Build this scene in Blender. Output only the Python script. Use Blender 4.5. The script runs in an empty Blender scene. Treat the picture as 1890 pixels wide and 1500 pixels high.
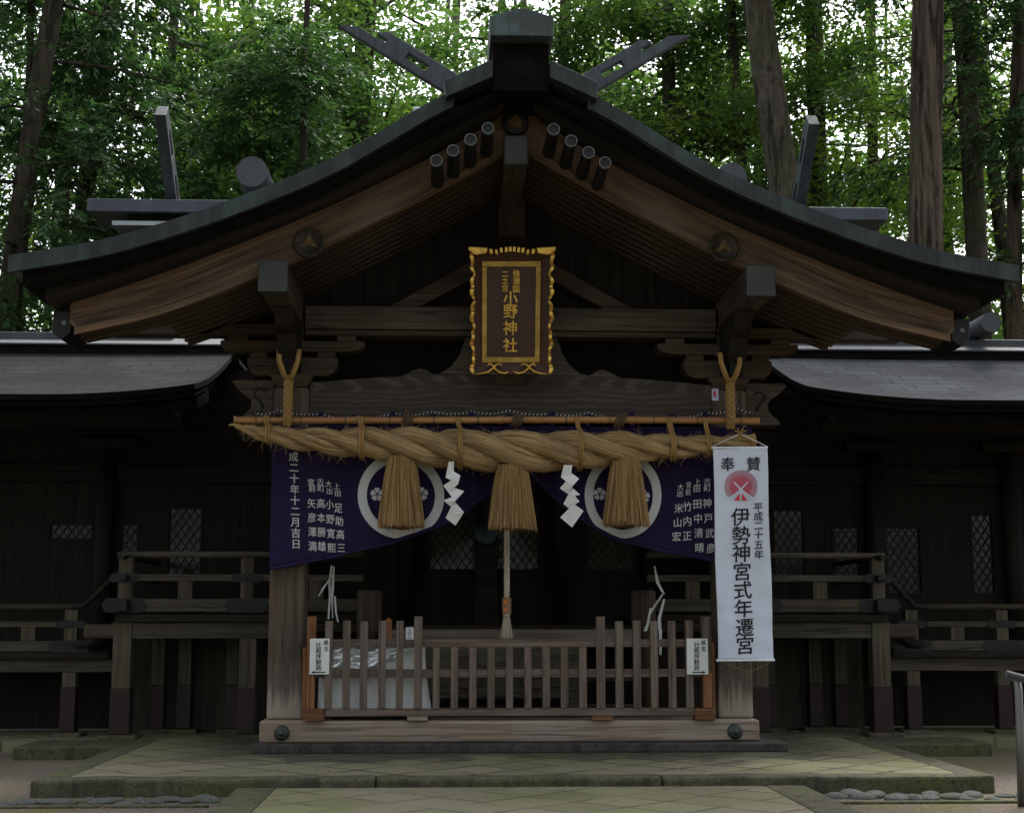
import bpy, bmesh, math, random
import numpy as np
from mathutils import Vector, Matrix
R = math.radians
random.seed(7); RNG = np.random.default_rng(7)
SC = bpy.context.scene
COL = SC.collection

# ------------------------------------------------------------------ camera, sky, sun, exposure
F = 2700.0; PSI = R(2.4); TH = math.atan(390 / 2700)
CAM = Vector((-.505, -12.27, 1.055))
FW = Vector((math.sin(PSI) * math.cos(TH), math.cos(PSI) * math.cos(TH), math.sin(TH)))
RT = Vector((math.cos(PSI), -math.sin(PSI), 0)); UP = RT.cross(FW)
cd = bpy.data.cameras.new('camera'); co = bpy.data.objects.new('camera', cd); COL.objects.link(co)
cd.sensor_fit = 'HORIZONTAL'; cd.sensor_width = 36; cd.lens = F / 1890 * 36; cd.clip_end = 600; cd.clip_start = .1
co.matrix_world = Matrix(((RT.x, UP.x, -FW.x, CAM.x), (RT.y, UP.y, -FW.y, CAM.y), (RT.z, UP.z, -FW.z, CAM.z), (0, 0, 0, 1)))
SC.camera = co
SUN_EL, SUN_ROT = 55, 24
w = bpy.data.worlds.new('World'); SC.world = w; w.use_nodes = True
wn = w.node_tree; bg = wn.nodes['Background']
sky = wn.nodes.new('ShaderNodeTexSky'); sky.sky_type = 'NISHITA'; sky.sun_disc = False
sky.sun_elevation = R(SUN_EL); sky.sun_rotation = R(SUN_ROT); sky.air_density = 1.0; sky.dust_density = 3.0
hs = wn.nodes.new('ShaderNodeHueSaturation'); hs.inputs['Saturation'].default_value = .28
wn.links.new(sky.outputs[0], hs.inputs['Color']); wn.links.new(hs.outputs[0], bg.inputs['Color'])
bg.inputs['Strength'].default_value = .15
sl = bpy.data.lights.new('sun', 'SUN'); sl.energy = 1.5; sl.angle = R(14); sl.color = (1, .95, .87)
so = bpy.data.objects.new('sun', sl); COL.objects.link(so)
# overcast: a wide soft sun high behind the hall
sd = Vector((math.sin(R(SUN_ROT)) * math.cos(R(SUN_EL)), math.cos(R(SUN_ROT)) * math.cos(R(SUN_EL)), math.sin(R(SUN_EL)))); so.rotation_euler = sd.to_track_quat('Z', 'Y').to_euler(); so.location = (0, 0, 30)
SC.view_settings.view_transform = 'Standard'; SC.view_settings.look = 'None'; SC.view_settings.gamma = 1
SC.view_settings.exposure = 1.75
SC.cycles.max_bounces = 6; SC.cycles.diffuse_bounces = 3; SC.cycles.transparent_max_bounces = 12

def at(px, py, Y):
    """point of the measured photograph at depth Y (metres behind the porch pillars)"""
    d = RT * ((px - 945) / F) + UP * ((750 - py) / F) + FW
    return CAM + d * ((Y - CAM.y) / d.y)

# ------------------------------------------------------------------ materials
class NT:
    def __init__(s, name):
        s.m = bpy.data.materials.new(name); s.m.use_nodes = True; s.t = s.m.node_tree
        s.p = s.t.nodes['Principled BSDF']; s.out = s.t.nodes['Material Output']
    def n(s, typ, **kw):
        nd = s.t.nodes.new(typ)
        for k, v in kw.items():
            if k.startswith('i_'):
                nd.inputs[int(k[2:]) if k[2:].isdigit() else k[2:].replace('_', ' ')].default_value = v
            else: setattr(nd, k, v)
        return nd
    def l(s, a, b): s.t.links.new(a, b)
    def ramp(s, src, stops):
        r = s.n('ShaderNodeValToRGB'); e = r.color_ramp.elements
        while len(e) < len(stops): e.new(.5)
        for i, (p, c) in enumerate(stops):
            e[i].position = p; e[i].color = (c, c, c, 1) if isinstance(c, (int, float)) else (*c, 1)
        s.l(src, r.inputs[0]); return r.outputs[0]
    def noise(s, vec, scale, detail=4, dist=0, rough=.55):
        nd = s.n('ShaderNodeTexNoise'); nd.inputs['Scale'].default_value = scale; nd.inputs['Detail'].default_value = detail
        nd.inputs['Distortion'].default_value = dist; nd.inputs['Roughness'].default_value = rough
        if vec: s.l(vec, nd.inputs['Vector'])
        return nd.outputs['Fac']
    def mapv(s, vec, scale=(1, 1, 1), rot=(0, 0, 0), loc=(0, 0, 0)):
        m = s.n('ShaderNodeMapping'); m.inputs['Scale'].default_value = scale; m.inputs['Rotation'].default_value = rot
        m.inputs['Location'].default_value = loc; s.l(vec, m.inputs['Vector']); return m.outputs[0]
    def mix(s, f, a, b, mode='MIX'):
        m = s.n('ShaderNodeMix', data_type='RGBA', blend_type=mode)
        for i, v in ((0, f), (6, a), (7, b)):
            if hasattr(v, 'is_linked') or hasattr(v, 'links'): s.l(v, m.inputs[i])
            else: m.inputs[i].default_value = v if i == 0 else ((v, v, v, 1) if isinstance(v, (int, float)) else (*v, 1))
        return m.outputs[2]
    def math(s, op, a, b=None):
        m = s.n('ShaderNodeMath', operation=op)
        for i, v in ((0, a), (1, b)):
            if v is None: continue
            if hasattr(v, 'links'): s.l(v, m.inputs[i])
            else: m.inputs[i].default_value = v
        return m.outputs[0]
    def bump(s, h, strength=.4, dist=.01):
        b = s.n('ShaderNodeBump'); b.inputs['Strength'].default_value = strength; b.inputs['Distance'].default_value = dist
        s.l(h, b.inputs['Height']); s.l(b.outputs[0], s.p.inputs['Normal'])
    def obj(s): return s.n('ShaderNodeTexCoord').outputs['Object']
    def uv(s): return s.n('ShaderNodeTexCoord').outputs['UV']
    def fin(s, col=None, rough=.8, metal=0, spec=.3):
        if col is not None:
            if hasattr(col, 'links'): s.l(col, s.p.inputs['Base Color'])
            else: s.p.inputs['Base Color'].default_value = (*col, 1)
        if hasattr(rough, 'links'): s.l(rough, s.p.inputs['Roughness'])
        else: s.p.inputs['Roughness'].default_value = rough
        s.p.inputs['Metallic'].default_value = metal; s.p.inputs['Specular IOR Level'].default_value = spec
        return s.m

def wood(name, axis, c0, c1, grey=None, greyamt=.35, bump=.35, across=11, rough=.75, foot=None, tone=.74, crack=.75):
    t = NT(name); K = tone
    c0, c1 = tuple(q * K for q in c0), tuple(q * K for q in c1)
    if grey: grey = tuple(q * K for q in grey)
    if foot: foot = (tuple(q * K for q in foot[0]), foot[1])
    vec = t.uv() if axis == 'uv' else t.obj()
    if axis != 'uv':
        info = t.n('ShaderNodeObjectInfo'); add = t.n('ShaderNodeVectorMath', operation='ADD')
        cx = t.n('ShaderNodeCombineXYZ'); r5 = t.math('MULTIPLY', info.outputs['Random'], 17.0)
        for i in range(3): t.l(r5, cx.inputs[i])
        t.l(vec, add.inputs[0]); t.l(cx.outputs[0], add.inputs[1]); v2 = add.outputs[0]
    else: v2 = vec
    sc = {'x': (.5, across, across), 'y': (across, .5, across), 'z': (across, across, .5), 'uv': (.5, across, across)}[axis]
    a = t.noise(t.mapv(v2, sc), 1.0, 6, .9)
    b = t.noise(t.mapv(v2, tuple(q * (5 if q > 1 else 3) for q in sc)), 1.0, 4, .3)
    c = t.noise(v2, 1.3, 5, .6)
    col = t.ramp(a, [(.3, c0), (.68, c1)])
    col = t.mix(t.ramp(b, [(.35, .55), (.6, 0.0)]), col, tuple(q * .35 for q in c0))
    if grey: col = t.mix(t.ramp(c, [(.42, 0.0), (.68, greyamt)]), col, grey)
    k1 = t.noise(t.mapv(v2, tuple(q * (1.3 if q > 1 else .7) for q in sc), loc=(3, 7, 2)), 1.0, 2, .25)
    km = t.math('MULTIPLY', t.ramp(t.math('ABSOLUTE', t.math('SUBTRACT', k1, .5)), [(.004, crack), (.016, 0.0)]), t.ramp(c, [(.40, 0.0), (.55, 1.0)]))
    col = t.mix(km, col, tuple(q * .2 for q in c0))
    if foot:   # bleached and water-marked foot of an outdoor post
        sx = t.n('ShaderNodeSeparateXYZ'); t.l(vec, sx.inputs[0])
        st = t.noise(t.mapv(v2, (26, 26, .8)), 1.0, 3, .5)
        hz = t.math('ADD', sx.outputs['Z'], t.math('MULTIPLY', st, .55))
        col = t.mix(t.ramp(t.math('SUBTRACT', hz, foot[1]), [(0.0, .85), (.38, 0.0)]), col, foot[0])
        dk = t.math('SUBTRACT', hz, foot[1] + .2)
        col = t.mix(t.ramp(t.math('ABSOLUTE', dk), [(0.0, .55), (.16, 0.0)]), col, (.03, .022, .018))
    t.bump(t.math('SUBTRACT', t.math('ADD', a, t.math('MULTIPLY', b, .6)), t.math('MULTIPLY', km, 1.5)), bump, .008)
    return t.fin(col, rough, 0, .2)

def plain(name, col, rough=.7, metal=0, var=.25, scale=6, spec=.3, bump=0):
    t = NT(name); nz = t.noise(t.obj(), scale, 5, .3)
    c = t.mix(t.ramp(nz, [(.3, 0.0), (.7, 1.0)]), tuple(q * (1 - var) for q in col), tuple(min(1, q * (1 + var)) for q in col))
    if bump: t.bump(nz, bump, .01)
    return t.fin(c, rough, metal, spec)

M = {}
for ax in ('x', 'y', 'z', 'uv'):
    M['wood_' + ax] = wood('weathered_wood_' + ax, ax, (.040, .026, .017), (.112, .074, .049), (.125, .103, .082), .45)
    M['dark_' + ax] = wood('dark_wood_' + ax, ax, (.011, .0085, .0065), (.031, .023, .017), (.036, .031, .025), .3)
M['barge'] = wood('bargeboard_wood', 'uv', (.050, .028, .017), (.275, .170, .105), (.20, .155, .12), .45, across=8)
M['beam'] = wood('grey_brown_beam', 'x', (.048, .036, .027), (.128, .096, .070), (.135, .118, .098), .5, across=8)
M['pillar'] = wood('pillar_wood', 'z', (.070, .050, .037), (.165, .120, .088), (.17, .145, .12), .4, foot=((.42, .35, .29), .60))
M['sill'] = wood('bleached_sill_wood', 'x', (.19, .135, .098), (.42, .32, .245), (.33, .30, .265), .6, tone=.88)
M['fence_z'] = wood('fence_wood_z', 'z', (.075, .052, .042), (.15, .108, .086), (.17, .15, .13), .4, bump=.2, tone=1.2)
M['fence_x'] = wood('fence_wood_x', 'x', (.085, .060, .048), (.17, .122, .098), (.19, .165, .145), .4, bump=.2, tone=1.2)
M['orange_z'] = wood('new_orange_wood_z', 'z', (.17, .072, .032), (.32, .145, .065), None, bump=.15, tone=.85)
M['orange_x'] = wood('new_orange_wood_x', 'x', (.14, .066, .034), (.26, .125, .062), None, bump=.15, tone=.85)
M['rail_x'] = wood('pale_rail_wood_x', 'x', (.050, .040, .028), (.125, .102, .070), (.13, .125, .09), .5)
M['rail_z'] = wood('pale_rail_wood_z', 'z', (.055, .043, .030), (.14, .115, .078), (.14, .135, .095), .5)
M['maroon'] = plain('maroon_metal_sleeve', (.018, .0075, .0065), .5, 0, .3, 9)
M['iron'] = plain('black_iron', (.014, .014, .015), .5, .3, .3, 12)
M['cap'] = plain('slate_metal_cap', (.036, .037, .036), .5, .1, .2, 5)
M['shadow_wood'] = plain('shadow_blackened_eave_wood', (.007, .006, .005), .9, 0, .4, 7, spec=.05)  # weathering and underside shadow both put into this near-black

def copper(name, base, green, amt, rough=.5):
    t = NT(name); o = t.obj()
    a = t.noise(o, 2.2, 6, .8); b = t.noise(t.mapv(o, (14, 14, 2)), 1.0, 4, .4)
    col = t.mix(t.ramp(t.math('MULTIPLY', a, t.math('ADD', b, .5)), [(.44, 0.0), (.66, amt)]), base, green)
    col = t.mix(t.ramp(b, [(.3, .5), (.55, 0.0)]), col, tuple(q * .4 for q in base))
    sx = t.n('ShaderNodeSeparateXYZ'); t.l(o, sx.inputs[0])
    sm = t.math('ABSOLUTE', t.math('SUBTRACT', t.math('FRACT', t.math('MULTIPLY', sx.outputs['X'], 2.2)), .5))
    col = t.mix(t.ramp(sm, [(0.0, .7), (.012, 0.0)]), col, tuple(q * .25 for q in base))
    t.bump(a, .15, .01)
    return t.fin(col, rough, .15, .4)
M['copper'] = copper('green_copper', (.011, .013, .014), (.034, .064, .058), .5)
M['copper_cap'] = copper('weathered_copper_cap', (.032, .039, .039), (.058, .105, .094), .6)
M['copper_dark'] = copper('dark_copper', (.014, .016, .017), (.07, .12, .11), .4)
M['chigi'] = copper('grey_copper', (.042, .048, .056), (.07, .105, .105), .35, .55)

def shingle(name, base):
    t = NT(name); o = t.obj(); sx = t.n('ShaderNodeSeparateXYZ'); t.l(o, sx.inputs[0])
    cb = t.n('ShaderNodeCombineXYZ'); t.l(sx.outputs['X'], cb.inputs[0]); t.l(sx.outputs['Y'], cb.inputs[1])
    br = t.n('ShaderNodeTexBrick', offset=.37, offset_frequency=2); t.l(cb.outputs[0], br.inputs['Vector'])
    for k, v in (('Scale', 1.0), ('Mortar Size', .012), ('Mortar Smooth', .3), ('Brick Width', .44), ('Row Height', .20), ('Bias', 0.0)): br.inputs[k].default_value = v
    br.inputs['Color1'].default_value = (*[q * .86 for q in base], 1); br.inputs['Color2'].default_value = (*[min(1, q * 1.14) for q in base], 1)
    br.inputs['Mortar'].default_value = (*[q * .55 for q in base], 1)
    nz = t.noise(o, 1.1, 6, .7); n2 = t.noise(o, 14, 4)
    col = t.mix(t.ramp(nz, [(.38, 0.0), (.62, .7)]), br.outputs['Color'], tuple(q * .5 for q in base))
    col = t.mix(t.ramp(n2, [(.66, 0.0), (.74, .5)]), col, (.06, .05, .035))
    t.bump(t.math('ADD', t.math('MULTIPLY', br.outputs['Fac'], -1.0), t.math('MULTIPLY', n2, .3)), .5, .01)
    return t.fin(col, .85, 0, .02)
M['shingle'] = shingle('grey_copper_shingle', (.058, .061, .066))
M['shingle_shaded'] = shingle('shaded_copper_shingle', (.023, .025, .024))  # same shingle, with the tree shade over the left roof put into its base
M['skirt'] = plain('pale_ridge_sheet', (.036, .040, .047), .6, 0, .2, 3)
M['ridge_grey'] = plain('ridge_sheet', (.048, .054, .066), .45, .2, .25, 3)
M['log_pale'] = plain('pale_metal_log', (.26, .275, .29), .4, .3, .15, 3)
M['log_grey'] = plain('grey_metal_log', (.050, .052, .056), .5, .2, .2, 4)

def straw(name, c0, c1):
    t = NT(name); u = t.uv()
    a = t.noise(t.mapv(u, (2.2, 95, 1)), 1.0, 4, .25); b = t.noise(t.mapv(u, (3, 6, 1)), 1.0, 3)
    col = t.ramp(a, [(.36, c0), (.60, c1)])
    col = t.mix(t.ramp(b, [(.45, 0.0), (.7, .45)]), col, tuple(q * .55 for q in c0))
    t.bump(a, .7, .012)
    return t.fin(col, .8, 0, .2)
M['straw'] = straw('rope_straw', (.13, .078, .032), (.42, .285, .140))
M['tassel_straw'] = straw('tassel_straw', (.11, .060, .022), (.42, .265, .115))
M['straw_loose'] = plain('loose_straw', (.34, .23, .115), .8, 0, .4, 40)
M['straw_dark'] = plain('straw_core', (.12, .08, .04), .9, 0, .3, 20)
M['hemp'] = straw('hemp_cord', (.17, .092, .030), (.36, .22, .08))
M['tie_brown'] = plain('brown_cord', (.075, .048, .026), .9, 0, .3, 40, bump=.4)
def bamboo():
    t = NT('old_bamboo'); u = t.uv(); a = t.noise(t.mapv(u, (1.2, 20, 1)), 1.0, 4)
    sx = t.n('ShaderNodeSeparateXYZ'); t.l(u, sx.inputs[0]); fr = t.math('FRACT', t.math('MULTIPLY', sx.outputs['X'], 1 / .36))
    col = t.mix(t.ramp(t.math('ABSOLUTE', t.math('SUBTRACT', fr, .5)), [(0.0, 1.0), (.035, 0.0)]), t.ramp(a, [(.3, (.20, .085, .025)), (.7, (.36, .18, .062))]), (.06, .035, .02))
    return t.fin(col, .38, 0, .5)
M['bamboo'] = bamboo()
def cloth(name, col, rough=.85):
    t = NT(name); o = t.obj(); a = t.noise(o, 3, 4, .4); wv = t.noise(o, 260, 2)
    t.bump(wv, .15, .003)
    return t.fin(t.mix(t.ramp(a, [(.3, 0.0), (.7, 1.0)]), tuple(q * .82 for q in col), col), rough, 0, .15)
M['purple'] = cloth('purple_cloth', (.018, .0105, .043))
M['purple_hem'] = cloth('purple_hem', (.022, .013, .054))
M['dye_white'] = cloth('undyed_white', (.55, .56, .57))
M['banner'] = cloth('banner_cloth', (.62, .66, .79), .75)
M['paper'] = cloth('white_paper', (.72, .72, .72), .8)
M['ink'] = plain('black_ink', (.012, .012, .016), .7, 0, .1)
M['emblem_pink'] = plain('emblem_pink', (.42, .085, .13), .8, 0, .05)
M['emblem_red'] = plain('emblem_red', (.60, .03, .07), .8, 0, .05)
M['sheet'] = cloth('white_sheet', (.80, .80, .80), .6)
M['foil'] = plain('silver_foil', (.85, .87, .90), .30, .55, .1, 4)
M['gold'] = plain('gold_leaf', (.66, .40, .09), .30, .85, .3, 14)
M['gold_dull'] = plain('dull_gold', (.34, .21, .055), .5, .7, .3, 14)
M['lacquer'] = plain('brown_lacquer', (.050, .020, .012), .4, 0, .15, 5)
M['bronze'] = plain('green_bronze', (.045, .055, .048), .45, .5, .3, 18)
M['old_gilt'] = plain('worn_gilt', (.10, .062, .018), .6, .3, .35, 25)
M['old_bronze'] = plain('brown_bronze', (.030, .024, .017), .55, .3, .4, 20)
M['bright_ring'] = plain('bright_metal_ring', (.12, .13, .13), .5, .2, .15)
M['steel'] = plain('brushed_steel', (.15, .155, .155), .4, .8, .1, 5)
M['mirror'] = plain('bronze_mirror', (.035, .055, .07), .4, 1.0, .2, 3)
M['green_panel'] = wood('greenish_board', 'z', (.035, .034, .023), (.06, .058, .04), (.06, .06, .045), .4)
def pane(name, k):
    t = NT(name); t.t.nodes.remove(t.p)
    tr = t.n('ShaderNodeBsdfTransparent'); tr.inputs[0].default_value = (.085 * k, .095 * k, .075 * k, 1)
    gl = t.n('ShaderNodeBsdfGlossy'); gl.inputs[0].default_value = (.8, .85, .85, 1); gl.inputs['Roughness'].default_value = .12
    df = t.n('ShaderNodeBsdfDiffuse'); df.inputs[0].default_value = (.05 * k, .058 * k, .04 * k, 1)
    m = t.n('ShaderNodeMixShader'); m.inputs[0].default_value = .05; t.l(tr.outputs[0], m.inputs[1]); t.l(gl.outputs[0], m.inputs[2])
    m2 = t.n('ShaderNodeMixShader'); m2.inputs[0].default_value = .35; t.l(m.outputs[0], m2.inputs[1]); t.l(df.outputs[0], m2.inputs[2])
    t.l(m2.outputs[0], t.out.inputs[0]); return t.m
M['pane'] = pane('lattice_glass', .55); M['pane_hall'] = pane('hall_lattice_glass', 2.6)

def paving(name, tile, joint_amt, damp_shade=False):
    t = NT(name); o = t.obj()
    wob = t.n('ShaderNodeTexNoise'); wob.inputs['Scale'].default_value = 1.6; wob.inputs['Detail'].default_value = 3; t.l(o, wob.inputs['Vector'])
    mx = t.n('ShaderNodeVectorMath', operation='MULTIPLY_ADD'); t.l(wob.outputs['Color'], mx.inputs[0]); mx.inputs[1].default_value = (.05, .05, 0); t.l(o, mx.inputs[2])
    v = t.mapv(mx.outputs[0], (1 / tile, 1 / tile, 1), (0, 0, R(45)))
    sx = t.n('ShaderNodeSeparateXYZ'); t.l(v, sx.inputs[0])
    ds = []
    for ax in ('X', 'Y'):
        fr = t.math('FRACT', t.math('ADD', sx.outputs[ax], 40.0)); ds.append(t.math('MINIMUM', fr, t.math('SUBTRACT', 1.0, fr)))
    d = t.math('MINIMUM', ds[0], ds[1])
    broken = t.noise(o, 2.3, 4, .5)
    j = t.math('MULTIPLY', t.ramp(d, [(.020, 1.0), (.055, 0.0)]), t.ramp(broken, [(.40, .15), (.55, 1.0)]))
    cell = t.n('ShaderNodeTexWhiteNoise', noise_dimensions='2D'); fl = t.n('ShaderNodeVectorMath', operation='FLOOR'); t.l(v, fl.inputs[0]); t.l(fl.outputs[0], cell.inputs['Vector'])
    n1 = t.noise(o, .8, 6, .8); n2 = t.noise(o, 30, 5)
    col = t.mix(t.ramp(n1, [(.35, 0.0), (.62, 1.0)]), (.175, .155, .105), (.145, .146, .060))
    col = t.mix(t.ramp(t.noise(t.mapv(o, loc=(5, 3, 0)), 1.1, 5, .5), [(.52, 0.0), (.72, .65)]), col, (.098, .106, .032))
    col = t.mix(.25, col, t.ramp(cell.outputs['Value'], [(0, (.06, .055, .042)), (1, (.21, .19, .14))]))
    col = t.mix(t.ramp(n2, [(.3, .3), (.6, 0.0)]), col, (.09, .085, .06))
    if damp_shade:      # mildew and the porch's shade, both painted dark in front of the sill
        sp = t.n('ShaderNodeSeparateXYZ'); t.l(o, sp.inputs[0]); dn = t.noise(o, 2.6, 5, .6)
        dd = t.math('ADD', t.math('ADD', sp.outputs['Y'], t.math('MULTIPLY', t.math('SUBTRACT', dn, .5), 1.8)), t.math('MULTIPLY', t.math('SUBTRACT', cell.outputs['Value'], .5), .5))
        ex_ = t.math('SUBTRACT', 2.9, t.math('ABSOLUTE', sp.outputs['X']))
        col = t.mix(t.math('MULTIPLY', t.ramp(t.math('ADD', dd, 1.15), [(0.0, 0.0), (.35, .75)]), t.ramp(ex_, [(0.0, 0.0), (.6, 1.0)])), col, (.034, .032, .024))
    col = t.mix(t.math('MULTIPLY', j, joint_amt), col, (.016, .015, .010))
    t.bump(t.math('ADD', t.math('ADD', t.math('MULTIPLY', j, -1.0), t.math('MULTIPLY', n2, .25)), t.math('MULTIPLY', cell.outputs['Value'], .35)), .6, .012)
    return t.fin(col, .85, 0, .25)
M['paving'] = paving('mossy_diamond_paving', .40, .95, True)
M['paving_worn'] = paving('mossy_worn_paving', .40, .55)
def stone(name, c0, c1, moss=None, sc=9):
    t = NT(name); o = t.obj(); a = t.noise(o, sc, 6, .3); b = t.noise(o, 1.4, 5, .6)
    col = t.ramp(a, [(.3, c0), (.7, c1)])
    if moss: col = t.mix(t.ramp(b, [(.42, 0.0), (.62, .75)]), col, moss)
    sp = t.noise(o, 45, 4, .2); st = t.noise(t.mapv(o, (7, 7, .7)), 1.0, 4, .4)
    col = t.mix(t.ramp(sp, [(.34, .7), (.48, 0.0)]), col, tuple(q * .35 for q in c0)); col = t.mix(t.ramp(st, [(.5, 0.0), (.66, .6)]), col, tuple(q * .4 for q in c0))
    t.bump(a, .5, .01); return t.fin(col, .9, 0, .2)
M['kerb'] = stone('mossy_kerb_stone', (.052, .049, .034), (.100, .091, .062), (.072, .076, .028))
M['stone_dark'] = stone('dark_base_stone', (.035, .034, .030), (.07, .066, .058))
M['pebble'] = stone('river_stone', (.045, .048, .050), (.11, .115, .115), (.07, .08, .03), 5)
def gravel():
    t = NT('gravel'); o = t.obj()
    vo = t.n('ShaderNodeTexVoronoi'); vo.inputs['Scale'].default_value = 75; t.l(o, vo.inputs['Vector'])
    a = t.noise(o, .9, 6, .7); f = t.noise(o, 140, 3)
    col = t.mix(t.ramp(vo.outputs['Color'], [(.2, 0.0), (.9, 1.0)]), (.105, .084, .068), (.185, .155, .132))
    col = t.mix(t.ramp(a, [(.48, 0.0), (.66, .8)]), col, (.115, .112, .032))
    gp = t.n('ShaderNodeVectorMath', operation='DISTANCE'); t.l(o, gp.inputs[0]); gp.inputs[1].default_value = (2.45, -4.0, -.11)
    mm = t.math('SUBTRACT', t.math('ADD', gp.outputs['Value'], t.math('MULTIPLY', a, 1.3)), .65)
    col = t.mix(t.ramp(mm, [(.45, .8), (.85, 0.0)]), col, (.085, .088, .018))
    col = t.mix(t.ramp(f, [(.3, .5), (.5, 0.0)]), col, (.08, .065, .05))
    t.bump(t.math('ADD', vo.outputs['Distance'], f), .8, .012); return t.fin(col, .95, 0, .15)
M['gravel'] = gravel()
def bark(name, c0, c1, sc=(7, 7, .7), moss=None, bump=.9):
    t = NT(name); o = t.obj(); a = t.noise(t.mapv(o, sc), 1.0, 6, .8); b = t.noise(o, .7, 4, .5)
    col = t.ramp(a, [(.3, c0), (.68, c1)])
    if moss: col = t.mix(t.ramp(b, [(.45, 0.0), (.65, .55)]), col, moss)
    pk = t.noise(t.mapv(o, (5, 5, .55), loc=(2, 9, 4)), 1.0, 5, 1.2); fk = t.noise(t.mapv(o, (22, 22, 2.2)), 1.0, 4, .6)
    col = t.mix(t.ramp(pk, [(.54, 0.0), (.60, .75)]), col, tuple(q * .5 for q in c0)); col = t.mix(t.ramp(fk, [(.55, 0.0), (.68, .5)]), col, tuple(min(1, q * 1.5) for q in c1))
    t.bump(t.math('SUBTRACT', t.math('ADD', a, fk), t.math('MULTIPLY', pk, 1.2)), bump, .05); return t.fin(col, .95, 0, .1)
M['bark_cedar'] = bark('cedar_bark', (.014, .010, .008), (.105, .080, .060), (11, 11, .30), (.08, .085, .038))
M['bark_grey'] = bark('lichened_bark', (.028, .024, .018), (.085, .074, .054), (8, 8, 5), (.06, .062, .032), .8)
M['bark_dark'] = bark('dark_bark', (.022, .018, .014), (.065, .052, .040), (8, 8, .8), (.05, .06, .025))
def leaf(name, cols, tr):
    t = NT(name); o = t.obj(); a = t.noise(o, .55, 4, .5); b = t.noise(o, 6, 2)
    f = t.math('ADD', t.math('MULTIPLY', a, .7), t.math('MULTIPLY', b, .3))
    col = t.ramp(f, [(.34, cols[0]), (.5, cols[1]), (.64, cols[2])])
    t.l(col, t.p.inputs['Base Color']); t.p.inputs['Roughness'].default_value = .6; t.p.inputs['Specular IOR Level'].default_value = .15
    ts = t.n('ShaderNodeBsdfTranslucent'); t.l(t.mix(1.0, col, (1.0, 1.15, .58), 'MULTIPLY'), ts.inputs[0])
    m = t.n('ShaderNodeMixShader'); m.inputs[0].default_value = tr
    t.l(t.p.outputs[0], m.inputs[1]); t.l(ts.outputs[0], m.inputs[2]); t.l(m.outputs[0], t.out.inputs[0]); return t.m
M['leaf_conifer'] = leaf('conifer_leaf', ((.026, .060, .030), (.048, .100, .044), (.085, .150, .055)), .38)
M['leaf_broad'] = leaf('broad_leaf', ((.032, .072, .026), (.066, .125, .040), (.120, .180, .050)), .52)
M['leaf_bright'] = leaf('bright_leaf', ((.050, .100, .026), (.095, .160, .038), (.175, .215, .048)), .55)

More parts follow.
